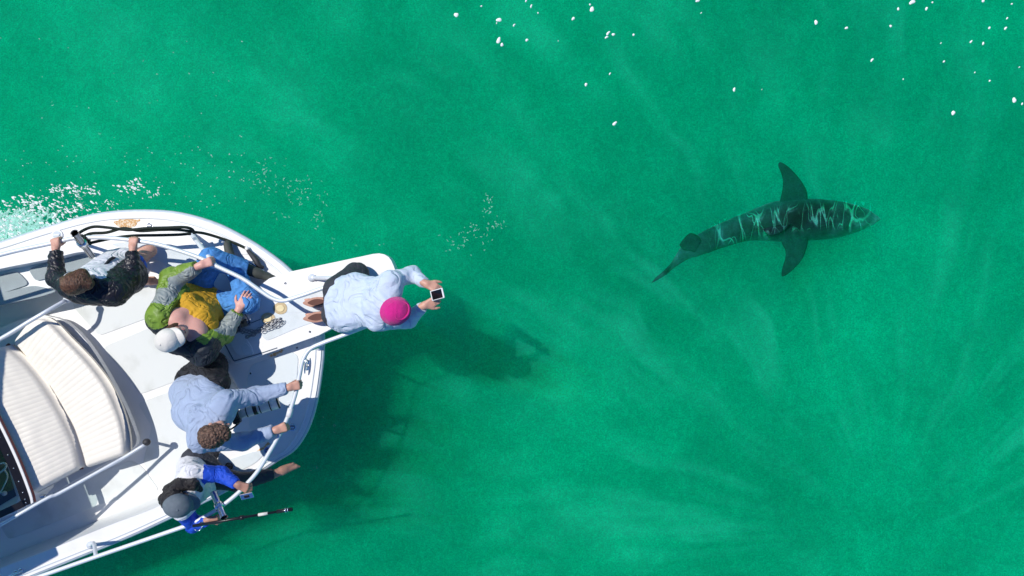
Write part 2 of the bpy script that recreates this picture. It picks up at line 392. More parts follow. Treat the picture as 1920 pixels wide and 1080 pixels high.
# foredeck non-skid areas
pad('deck_panel', [(470, 684), (545, 658), (560, 668), (556, 720), (545, 780), (520, 818), (488, 832), (466, 800), (474, 745), (462, 716)], DZ, M['nonskid'])
pad('deck_panel', [(205, 458), (262, 450), (330, 462), (380, 485), (395, 510), (350, 512), (300, 490), (250, 472)], DZ, M['nonskid'])
pad('deck_panel', [(428, 862), (470, 848), (505, 842), (480, 868), (440, 888), (420, 884)], DZ, M['nonskid'])
pad('deck_panel', [(268, 418), (350, 422), (420, 448), (470, 478), (440, 476), (370, 440), (300, 430)], DZ, M['gel_old'])
# pulpit with its raised anchor platform
PU = [(402, 602), (470, 548), (505, 522), (545, 509), (630, 491), (700, 476), (711, 475), (721, 477), (729, 482), (734, 489), (738, 498), (744, 515), (749, 537), (749, 546), (745, 553), (738, 559), (715, 573), (640, 607), (597, 629), (520, 656), (470, 673), (441, 682), (430, 672), (412, 634)]
pu = []
P_ = Z(PU, PZ)
for i in range(len(P_)):
    a, b, c_ = P_[i - 1], P_[i], P_[(i + 1) % len(P_)]
    for t in (.25, 0, -.25):
        pu.append(b + ((a - b) * t if t > 0 else (c_ - b) * -t))
pb = MB().prism(pu, DZ - .04, PZ); pb.mk('pulpit', M['gel'], boat, smooth=False, bevel=.02)
pad('pulpit_panel', [(486, 590), (600, 545), (690, 515), (712, 528), (700, 560), (640, 588), (560, 614), (500, 640), (487, 625)], PZ, M['nonskid'], .004)
def strip(pts, z, wd):
    for a, b in zip(pts[:-1], pts[1:]):
        a, b = Z([a, b], z); d = (b - a).normalized(); s_ = V((-d.y, d.x, 0)) * wd / 2
        MB().box((a + b) / 2 + UP * .002, d * ((b - a).length / 2 - .001), s_, UP * .0025).mk('hatch_seam', M['groove'], boat, smooth=False)
strip([(412, 628), (420, 642), (439, 677), (484, 664), (520, 652)], PZ, .008)
strip([(453, 578), (470, 606), (500, 594)], PZ, .006)
pad('anchor_hatch', [(424, 630), (452, 618), (478, 660), (446, 668)], PZ, M['gel_old'], .010)
pad('hatch_handle_recess', [(452, 650), (462, 643), (472, 655), (476, 664), (458, 667)], PZ + .01, M['nonskid'], .006)
# worn round plates on the platform
for (x, y, r) in ((526, 578, .062), (503, 597, .060)):
    c_ = W(x, y, PZ); f_ = MB()
    ring = [c_ + V((math.cos(a) * r * (1 + .05 * math.sin(3 * a + x)), math.sin(a) * r * .85, 0)) for a in [i * math.pi / 16 for i in range(32)]]
    f_.prism(ring, PZ, PZ + .008); o = f_.mk('deck_plate', M['tan'], boat, smooth=False, bevel=.002)
    f_ = MB(); ring = [c_ + V((math.cos(a) * r * .55, math.sin(a) * r * .48, 0)) for a in [i * math.pi / 16 for i in range(32)]]
    f_.prism(ring, PZ + .004, PZ + .013); f_.mk('deck_plate_cap', M['cream'], o, smooth=False, bevel=.002)
# orange-brown worn patches
def blotch(name, pts, z, seed):
    random.seed(seed)
    ps = cat(Z(pts, z), 4, True); ps = [p + V((random.uniform(-.008, .008), random.uniform(-.006, .006), 0)) for p in ps]
    MB().prism(ps, z - .002, z + .003).mk(name, M['stain'], boat, smooth=False)
blotch('worn_patch', [(214, 416), (232, 411), (262, 412), (257, 417), (252, 426), (232, 427), (217, 422)], DZ, 3)
blotch('worn_patch', [(503, 667), (518, 660), (530, 656), (528, 660), (512, 668)], DZ, 4)
blotch('worn_patch', [(478, 850), (492, 838), (502, 830), (505, 833), (494, 846), (482, 853)], DZ, 5)
# small fittings: filler caps, cleats, screws
def disc(name, x, y, z, r, m, m2=None, rings_=2):
    b = MB(); c_ = W(x, y, z)
    b.tube([c_ - UP * .003, c_ + UP * .010], r, 20, 0); b.tube([c_ + UP * .010, c_ + UP * .014], r * .72, 20, 1)
    b.box(c_ + UP * .018, V((r * .5, 0, 0)), V((0, r * .12, 0)), UP * .004, 0)
    return b.mk(name, [m, m2 or m], boat, smooth=False)
disc('filler_cap', 281, 423, DZ, .034, M['steel'], M['steel_d'])
disc('filler_cap', 430, 874, DZ, .036, M['steel_d'], M['steel'])
disc('filler_cap', 503, 844, DZ, .034, M['steel'], M['steel_d'])
disc('filler_cap', 549, 801, DZ, .034, M['steel'], M['steel_d'])
disc('vent_cap', 108, 441, DZ, .05, M['gel_old'], M['rub'])
for (x, y, z) in ((535, 531, PZ), (581, 622, PZ), (557, 652, DZ), (470, 700, DZ)):
    MB().tube([W(x, y, z) - UP * .002, W(x, y, z) + UP * .006], .009, 10).mk('deck_screw', M['steel_d'], boat)
def cleat(x0, y0, x1, y1, z):
    a, b = W(x0, y0, z), W(x1, y1, z); d = (b - a).normalized(); L_ = (b - a).length; m_ = MB()
    bar = [a + UP * .045, a + d * L_ * .25 + UP * .055, a + d * L_ * .75 + UP * .055, b + UP * .045]
    m_.tube(cat(bar, 4), [.004 + .006 * math.sin(math.pi * i / 12) for i in range(13)], 8)
    for t in (.33, .67):
        q = a + d * L_ * t; m_.tube([q, q + UP * .05], [.016, .010], 10)
        m_.tube([q - UP * .002, q + UP * .006], .024, 12)
    m_.mk('cleat', M['steel'], boat)
cleat(577, 668, 574, 700, DZ)
cleat(22, 1076, 48, 1066, DZ)
# rails
RP = [(-160, 525), (0, 478), (98, 456), (136, 447), (167, 445), (204, 446), (244, 450), (285, 456), (320, 465), (371, 482), (404, 498), (454, 522), (488, 545), (510, 559), (530, 564), (560, 556), (613, 538), (658, 526), (690, 522), (712, 528)]
rpz = cat(Z(RP, RZ), 5); rail = MB().tube(rpz, .0175, 12); rail.mk('bow_rail', M['alu'], boat)
RS = [(-120, 1160), (0, 1106), (83, 1078), (180, 1044), (320, 996), (363, 980), (404, 957), (440, 930), (463, 907), (485, 881), (511, 838), (530, 803), (543, 773), (555, 735), (562, 702), (568, 676), (581, 655), (605, 643), (640, 630), (689, 611), (722, 596), (735, 575), (728, 545), (712, 528)]
rs_ = cat(Z(RS, RZ), 5); MB().tube(rs_, .0175, 12).mk('bow_rail', M['alu'], boat)
def post(x0, y0, z0, x1, y1, z1, r=.015, m='alu', base=True, name='stanchion', bend=None):
    a, b = W(x0, y0, z0), W(x1, y1, z1); m_ = MB()
    pts = [a, b] if bend is None else cat([a, W(*bend), b], 6)
    m_.tube(pts, r, 10)
    if base: m_.tube([a - UP * .002, a + UP * .008], .035, 16); m_.tube([a, a + (pts[1] - a).normalized() * .04], r + .006, 12)
    return m_.mk(name, M[m], boat)
post(585, 521, PZ, 690, 522, RZ, .019)
post(355, 434, DZ, 404, 498, RZ, .020)
post(170, 1022, DZ, 180, 1044, RZ, .016, bend=(176, 1019, 1.25))
post(598, 650, DZ, 583, 655, RZ, .014)
post(150, 455, DZ, 140, 447, RZ, .015)
post(400, 925, DZ, 410, 952, RZ, .022)
post(545, 760, DZ, 543, 773, RZ, .013)
MB().tube([W(541, 782, RZ), W(545, 766, RZ)], .024, 12).mk('rail_clamp', M['white_pl'], boat)
# rod holders: open steel tubes clamped to the rails
def rod_holder(a, b, m, r=.026):
    d = (b - a).normalized(); m_ = MB(); m_.tube([a, b], r, 16, 0, cap=False); m_.tube([b, a + d * .03], r * .82, 16, 1, cap=False)
    m_.tube([a - d * .004, a + d * .012], r + .005, 16, 0, cap=False); m_.tube([b - d * .004, b], r, 16, 1)
    mid_ = a.lerp(b, .45); m_.tube([mid_ - d * .02, mid_ + d * .02], r + .010, 14, 2)
    m_.mk('rod_holder', [M[m], M['rubber'], M['steel']], boat)
rod_holder(W(140, 437, 1.72), W(172, 480, 1.42), 'steel_d')
rod_holder(W(420, 970, 1.60), W(400, 924, 1.45), 'steel')
# console seat in front of the helm
shell = cat(Z([(-160, 640), (-60, 640), (20, 606), (72, 592), (92, 593), (122, 603), (160, 638), (200, 698), (232, 758), (250, 802), (256, 826), (246, 842), (200, 868), (120, 912), (70, 940), (20, 968), (-160, 1040)], CZ - .04), 4)
low_ = [V((p.x, p.y, 0)) for p in shell]
b = MB(); ns = len(shell); cs = W(60, 780, 0)
lo = [V((p.x + (cs.x - p.x) * .05, p.y + (cs.y - p.y) * .05, SZ)) for p in shell]
b.prism(shell, CZ - .10, CZ - .04)
b.add([V((p.x + (cs.x - p.x) * .012, p.y + (cs.y - p.y) * .012, CZ - .09)) for p in shell] + lo, [[k, (k + 1) % ns, ns + (k + 1) % ns, ns + k][::-1] for k in range(ns)])
b.mk('console_seat_base', M['gel'], boat, smooth=False)

def cushion(name, A, B, zA, zB, th, nrib=30, inset=.03, parent=boat):
    """ribbed cushion between two edge curves A (front) and B (back); ribs run from A to B"""
    na = nrib * 6; nb = 26
    def res(c, N_):
        L_ = [0]
        for p, q in zip(c[:-1], c[1:]): L_.append(L_[-1] + (q - p).length)
        out = []
        for i in range(N_ + 1):
            s_ = L_[-1] * i / N_; j = max(0, min(len(c) - 2, int(np.searchsorted(L_, s_)) - 1)); t = (s_ - L_[j]) / max(1e-6, L_[j + 1] - L_[j])
            out.append(c[j].lerp(c[j + 1], t))
        return out
    a = res(cat(Z(A, zA), 6), na); c_ = res(cat(Z(B, zB), 6), na); vs_ = []; fs = []
    for i in range(na + 1):
        u = i / na; eu = min(1, min(u, 1 - u) / .035)
        for j in range(nb + 1):
            v_ = j / nb; ev = min(1, min(v_, 1 - v_) / .09)
            p = a[i].lerp(c_[i], v_)
            e = math.sqrt(max(0, 1 - (1 - eu) ** 2)) * math.sqrt(max(0, 1 - (1 - ev) ** 2))
            rib = abs(math.sin(math.pi * u * nrib)) ** .6
            h = th * (e - 1) + (.0024 * rib) * min(1, ev * 1.0) + .012 * math.sin(math.pi * v_) * e
            h += .004 * noise.noise(V((u * 9, v_ * 6, zA)))
            vs_.append(p + UP * h)
    for i in range(na):
        for j in range(nb):
            q = i * (nb + 1) + j; fs.append([q, q + nb + 1, q + nb + 2, q + 1])
    nv = len(vs_)
    # closed skirt below
    loop = [i * (nb + 1) for i in range(na + 1)] + [na * (nb + 1) + j for j in range(1, nb + 1)] + [i * (nb + 1) + nb for i in range(na - 1, -1, -1)] + [j for j in range(nb - 1, 0, -1)]
    for k in loop: vs_.append(vs_[k] - UP * .03)
    for k in range(len(loop)):
        k2 = (k + 1) % len(loop); fs.append([loop[k], loop[k2], nv + k2, nv + k])
    return mk(name, vs_, fs, M['vinyl'], parent)
o = cushion('seat_cushion', [(50, 603, .87), (84, 598, .88), (128, 640), (167, 681), (200, 726), (222, 776), (233, 820), (235, 855)],
        [(20, 640), (56, 684), (90, 727), (113, 765), (134, 804), (146, 838), (153, 862), (158, 881)], .88, .86, .10)
cushion('backrest_cushion', [(10, 648, .94), (52, 686), (86, 731), (109, 769), (129, 808), (142, 842), (150, 879)],
        [(-95, 668), (-60, 700), (-30, 745), (-4, 792), (22, 842), (42, 890), (57, 930)], .91, 1.08, .10, nrib=32)
cr_ = MB(); cr_.tube(cat(Z([(14, 646), (54, 685), (88, 730), (111, 767), (132, 806), (144, 840), (153, 880)], .84), 6), .018, 8); cr_.mk('cushion_piping', M['seam'], o)
# helm console behind the backrest
b = MB(); b.prism(Z([(-260, 700), (-95, 668), (-60, 700), (-30, 745), (-4, 792), (22, 842), (42, 890), (57, 930), (30, 962), (-260, 1060)], 1.02), SZ, 1.02)
b.mk('helm_console', M['gel'], boat, smooth=False, bevel=.02)
dash = MB(); dash.prism(Z([(-240, 720), (-60, 730), (-20, 800), (10, 862), (30, 930), (0, 948), (-240, 1040)], 1.025), 1.01, 1.032); dash.mk('dashboard', M['blackf'], boat, smooth=False)
ins = MB()
for (x, y, r) in ((-8, 890, .03), (8, 925, .022), (-30, 850, .035)):
    ins.tube([W(x, y, 1.03), W(x, y, 1.06)], r, 16, 0)
ins.tube(cat(Z([(-20, 880), (6, 868), (10, 878), (-20, 900)], 1.11), 4), .008, 8, 1)
ins.tube(cat(Z([(-20, 960), (0, 925), (14, 895), (8, 880)], 1.10), 4), .006, 8, 1)
ins.mk('gauge_cluster', [M['lens_g'], M['steel']], boat)
# windscreen
ws = thing_ = bpy.data.objects.new('windscreen', None)
bpy.data.objects.remove(ws)
A_ = [(-70, 690, 1.16), (-30, 748, 1.16), (0, 804, 1.16), (30, 868, 1.16), (52, 925, 1.16), (57, 945, 1.16)]
B_ = [(-70, 712, 1.20), (-42, 760, 1.20), (-14, 812, 1.20), (16, 876, 1.20), (36, 930, 1.20), (42, 950, 1.20)]
def ribbon(A, B, th, n_=5):
    a = cat([W(*p) for p in A], n_); b_ = cat([W(*p) for p in B], n_); m_ = MB(); vs_ = []; fs = []
    for p, q in zip(a, b_): vs_ += [p, q, q - UP * th, p - UP * th]
    for i in range(len(a) - 1):
        for k in range(4): fs.append([i * 4 + k, i * 4 + (k + 1) % 4, i * 4 + 4 + (k + 1) % 4, i * 4 + 4 + k])
    fs.append([3, 2, 1, 0]); fs.append([len(vs_) - 4 + k for k in range(4)])
    return m_.add(vs_, fs)
wf = ribbon(A_, B_, .03).mk('windscreen_frame', M['blackf'], boat, smooth=False)
ribbon([(x + 5, y - 3, z - .01) for x, y, z in A_], [(x + 1, y, z - .005) for x, y, z in A_], .03).mk('windscreen_trim', M['gel'], wf, smooth=False)
ribbon([(x + 7, y - 3, z - .02) for x, y, z in A_], [(x + 4.6, y - 2, z - .015) for x, y, z in A_], .03).mk('windscreen_piping', M['redtrim'], wf, smooth=False)
ribbon([(42, 950, 1.19), (36, 955, 1.19), (-80, 1008, 1.19)], [(36, 940, 1.21), (30, 944, 1.21), (-80, 994, 1.21)], .02).mk('windscreen_frame', M['blackf'], boat, smooth=False)
for t in np.linspace(.05, .95, 12):
    a = cat([W(*p) for p in A_], 10); b_ = cat([W(*p) for p in B_], 10); i = int(t * (len(a) - 1)); q = a[i].lerp(b_[i], .5)
    MB().tube([q - UP * .002, q + UP * .004], .006, 8).mk('snap_stud', M['steel'], wf)
gm, gnt, gp = nodes('windscreen_glass'); gnt.nodes.remove(gp)
gt = gnt.nodes.new('ShaderNodeBsdfTransparent'); gt.inputs[0].default_value = (.62, .72, .70, 1); gg = gnt.nodes.new('ShaderNodeBsdfGlossy'); gg.inputs['Roughness'].default_value = .02
gx = gnt.nodes.new('ShaderNodeMixShader'); gx.inputs[0].default_value = .08
gnt.links.new(gt.outputs[0], gx.inputs[1]); gnt.links.new(gg.outputs[0], gx.inputs[2]); gnt.links.new(gx.outputs[0], gnt.nodes['Material Output'].inputs[0])
gb = MB(); gb.add([W(*p) for p in [(-70, 712, 1.195), (-42, 760, 1.195), (-14, 812, 1.195), (16, 876, 1.195), (36, 930, 1.195), (30, 944, 1.20), (-80, 994, 1.20), (-200, 860, 1.20)]], [[0, 1, 2, 3, 4, 5, 6, 7][::-1]])
gb.mk('windscreen_glass', gm, wf, smooth=False)
# grab rails beside the seat
def grab(pts, z, r=.02, ends=()):
    m_ = MB(); m_.tube(cat(Z(pts, z), 5), r, 12, 0)
    o = m_.mk('grab_rail', M['alu'], boat)
    for (x, y, zz) in ends:
        MB().ball(W(x, y, zz), (.038, .034, .03)).mk('rail_end_cap', M['rubber'] if x > 200 else M['lens_g'], o)
grab([(-120, 1050, 1.3), (8, 980, 1.22), (89, 934, 1.1), (111, 925, 1.06), (200, 876, .92), (232, 858, .86), (274, 832, .80)], 1, .0155, [(275, 829, .80)])
grab([(-120, 700, 1.0), (0, 636, 1.0), (53, 604, .99), (89, 583, .96), (122, 564, .85)], 1, .019, [(126, 562, .82)])
MB().ball(W(79, 930, .80), (.035, .02, .02)).mk('cup_fitting', M['steel'], boat)
post(274, 832, .80, 268, 826, .60, .014, base=False)
# hardtop over the helm, just outside the picture: its shadow lies across the side deck
def hp(x, y, z): return V((x, y, z))
ht = MB(); ht.prism([hp(-5.35, .2, 0), hp(-5.15, -.95, 0), hp(-4.90, -1.62, 0), hp(-4.80, -1.88, 0), hp(-5.2, -2.1, 0), hp(-7.6, -2.6, 0), hp(-7.6, .9, 0), hp(-5.5, .7, 0)], 2.50, 2.56)
ht.mk('hardtop', M['gel'], boat, smooth=False, bevel=.02)
for q, e in ((hp(-5.0, -1.80, 2.5), hp(-5.0, -1.75, 1.0)), (hp(-5.5, .4, 2.5), hp(-5.5, .3, 1.0))): MB().tube([q, e], .022, 10).mk('hardtop_post', M['alu'], boat)

# ------------------------------------------------------------------ the shark
def shark_mat():
    m, nt, p = nodes('shark_skin'); L = nt.links.new; N = nt.nodes.new
    p.inputs['Roughness'].default_value = .7; p.inputs['Specular IOR Level'].default_value = .12
    g = N('ShaderNodeNewGeometry'); s_ = N('ShaderNodeSeparateXYZ'); L(g.outputs['Normal'], s_.inputs[0])
    tc = N('ShaderNodeTexCoord'); so_ = N('ShaderNodeSeparateXYZ'); L(tc.outputs['Object'], so_.inputs[0])
    n = N('ShaderNodeTexNoise'); n.inputs['Scale'].default_value = 9; n.inputs['Detail'].default_value = 6; n.inputs['Roughness'].default_value = .7; L(tc.outputs['Object'], n.inputs['Vector'])
    a = N('ShaderNodeMath'); a.operation = 'MULTIPLY_ADD'; L(n.outputs[0], a.inputs[0]); a.inputs[1].default_value = .12; L(so_.outputs[2], a.inputs[2])
    # counter-shading: dark back, paler flanks below
    cr = N('ShaderNodeValToRGB'); e = cr.color_ramp.elements
    e[0].position = .0; e[0].color = (.35, .36, .35, 1); e[1].position = .10; e[1].color = (.016, .050, .052, 1)
    el = e.new(.2); el.color = (.003, .012, .014, 1)
    L(a.outputs[0], cr.inputs[0])
    n2 = N('ShaderNodeTexNoise'); n2.inputs['Scale'].default_value = 5; n2.inputs['Detail'].default_value = 8; n2.inputs['Roughness'].default_value = .7; L(tc.outputs['Object'], n2.inputs['Vector'])
    r = N('ShaderNodeMapRange'); r.inputs[1].default_value = .35; r.inputs[2].default_value = .68; r.inputs[3].default_value = .3; r.inputs[4].default_value = 2.3; L(n2.outputs[0], r.inputs[0])
    mu = N('ShaderNodeVectorMath'); mu.operation = 'SCALE'; L(cr.outputs[0], mu.inputs[0]); L(r.outputs[0], mu.inputs['Scale']); L(mu.outputs[0], p.inputs['Base Color'])
    return m
M['shark'] = shark_mat()
M['fin'] = mat('shark_fin_skin', (.006, .024, .028), .7, .5, 14, spec=.1)
M['algae'] = mat('brown_scar', (.30, .17, .05), .8, .4, 60)
SHZ = -.205
def SP(cx, cy, z=SHZ): return W(1200 + cx / 3.856, 280 + cy / 3.856, z)
shark = thing('shark', SP(1130, 520), 'dark grey shark swimming just below the green water surface', 'shark')
# stations: x, y of the spine, half width (crop px), half height (m), spine z offset
ST = [(1748, 503, 2, .008, -.03), (1728, 503, 20, .035, -.03), (1692, 503, 44, .07, -.03), (1640, 500, 73, .12, -.03), (1560, 500, 102, .155, -.03), (1480, 503, 124, .18, -.02), (1400, 507, 139, .195, -.01), (1310, 508, 147, .205, 0), (1220, 508, 152, .21, 0), (1130, 510, 158, .21, 0),
      (1040, 518, 152, .205, 0), (960, 526, 142, .19, -.01), (880, 540, 124, .175, -.01), (800, 556, 106, .155, -.02), (720, 578, 96, .135, -.02), (650, 602, 90, .118, -.02), (580, 628, 86, .10, -.03), (520, 652, 82, .09, -.03), (460, 678, 78, .08, -.03), (400, 705, 70, .07, -.03),
      (350, 730, 62, .06, -.03), (310, 762, 46, .055, -.03), (270, 802, 32, .05, -.03), (235, 838, 22, .045, -.03), (205, 870, 15, .04, -.03)]
sv = []; sf = []; SG = 28; kk = (HC - SHZ) / F / 3.856
cpt = [(SP(a, b) + V((0, 0, e_ + (.05 if a < 480 else .05 * max(0, (900 - a) / 420) if a < 900 else 0))), h_ * kk, q_) for a, b, h_, q_, e_ in ST]
cl = cat([c_[0] for c_ in cpt], 4); hw = cat([V((c_[1], c_[2] * .74, 0)) for c_ in cpt], 4)
for i, p in enumerate(cl):
    t = (cl[min(i + 1, len(cl) - 1)] - cl[max(i - 1, 0)]).normalized(); s_ = V((-t.y, t.x, 0)).normalized()
    for k in range(SG):
        a = 2 * math.pi * k / SG; ca, sa = math.cos(a), math.sin(a)
        px_ = math.copysign(abs(ca) ** .85, ca) * hw[i].x; pz_ = math.copysign(abs(sa) ** 1.0, sa) * hw[i].y * (1.0 if sa > 0 else .85)
        q = p + s_ * px_ + UP * pz_
        q += (q - p).normalized() * .004 * noise.noise(q * 14)
        sv.append(q)
for i in range(len(cl) - 1):
    for k in range(SG): k2 = (k + 1) % SG; sf.append([i * SG + k, i * SG + k2, (i + 1) * SG + k2, (i + 1) * SG + k])
sf.append(list(range(SG))[::-1]); sf.append([(len(cl) - 1) * SG + k for k in range(SG)])
mk('body', sv, sf, M['shark'], shark)
def fin(name, root, tip_pts, th, zr, zt, nn_=14):
    """root: (front, back) ; outline: leading and trailing edge curves from root to tip (crop px)"""
    lead, trail = tip_pts; a = cat([SP(x, y, 0) for x, y in lead], 5); b_ = cat([SP(x, y, 0) for x, y in trail], 5)
    def samp(c_, t):
        f_ = t * (len(c_) - 1); i = min(int(f_), len(c_) - 2); return c_[i].lerp(c_[i + 1], f_ - i)
    vs_ = []; fs = []; NC = 10
    for i in range(nn_ + 1):
        t = i / nn_; p, q = samp(a, t), samp(b_, t); z = zr + (zt - zr) * t ** 1.2; tt = th * (1 - .75 * t)
        for j in range(NC + 1):
            u = j / NC; c_ = p.lerp(q, u); vs_.append(V((c_.x, c_.y, z + tt * math.sqrt(max(0, u * (1 - u))) * (1.3 - u))))
        for j in range(NC - 1, 0, -1):
            u = j / NC; c_ = p.lerp(q, u); vs_.append(V((c_.x, c_.y, z - tt * math.sqrt(max(0, u * (1 - u))))))
    K = 2 * NC
    for i in range(nn_):
        for k in range(K): k2 = (k + 1) % K; fs.append([i * K + k, (i + 1) * K + k, (i + 1) * K + k2, i * K + k2])
    fs.append([nn_ * K + k for k in range(K)][::-1]); fs.append(list(range(K)))
    return mk(name, vs_, fs, M['fin'], shark)
fin('pectoral_fin', None, ([(1250, 420), (1252, 350), (1240, 280), (1190, 200), (1130, 135), (1080, 95), (1040, 78)], [(1045, 430), (1048, 350), (1062, 290), (1066, 220), (1052, 160), (1032, 120), (1026, 92)]), .04, SHZ + .06, SHZ + .095)
fin('pectoral_fin', None, ([(1250, 600), (1256, 650), (1240, 715), (1212, 785), (1158, 850), (1100, 900), (1062, 918)], [(1050, 600), (1062, 680), (1084, 720), (1084, 780), (1064, 840), (1052, 890), (1052, 916)]), .04, SHZ + .06, SHZ + .095)
fin('pelvic_fin', None, ([(470, 650), (430, 610), (380, 600), (330, 650), (308, 680)], [(420, 740), (380, 730), (345, 725), (322, 708), (308, 690)]), .03, SHZ + .07, SHZ + .06)
# dorsal fin: an upright blade
def blade(name, pts, th, m=M['fin'], lean=V((0, 0, 0))):
    """pts: outline (x, y, z) in one near-vertical sheet"""
    P = cat([SP(x, y, z) for x, y, z in pts], 3, True); c_ = sum(P, V()) / len(P)
    d = (P[0] - c_); nrm = V((0, 0, 0))
    for i in range(len(P)): nrm += (P[i] - c_).cross(P[(i + 1) % len(P)] - c_)
    nrm.normalize(); vs_ = [c_ + nrm * th, c_ - nrm * th] + P + [c_ + (p - c_) * .6 + nrm * th * .8 for p in P] + [c_ + (p - c_) * .6 - nrm * th * .8 for p in P]
    n_ = len(P); fs = []
    for i in range(n_):
        j = (i + 1) % n_; fs += [[0, 2 + n_ + i, 2 + n_ + j], [2 + n_ + i, 2 + i, 2 + j, 2 + n_ + j], [1, 2 + 2 * n_ + j, 2 + 2 * n_ + i], [2 + 2 * n_ + j, 2 + j, 2 + i, 2 + 2 * n_ + i]]
    return mk(name, vs_, fs, m, shark)
blade('dorsal_fin', [(1098, 541, -.050), (1040, 545, -.045), (960, 556, -.030), (884, 573, -.014), (898, 588, -.014), (915, 606, -.016), (950, 628, -.028), (1010, 612, -.045), (1070, 575, -.052)], .009)
blade('tail_fin', [(300, 765, -.20), (235, 828, -.15), (190, 878, -.07), (140, 920, -.03), (82, 966, -.02), (120, 940, -.08), (190, 900, -.16), (160, 918, -.26), (120, 945, -.34), (200, 890, -.30), (250, 838, -.24)], .022)

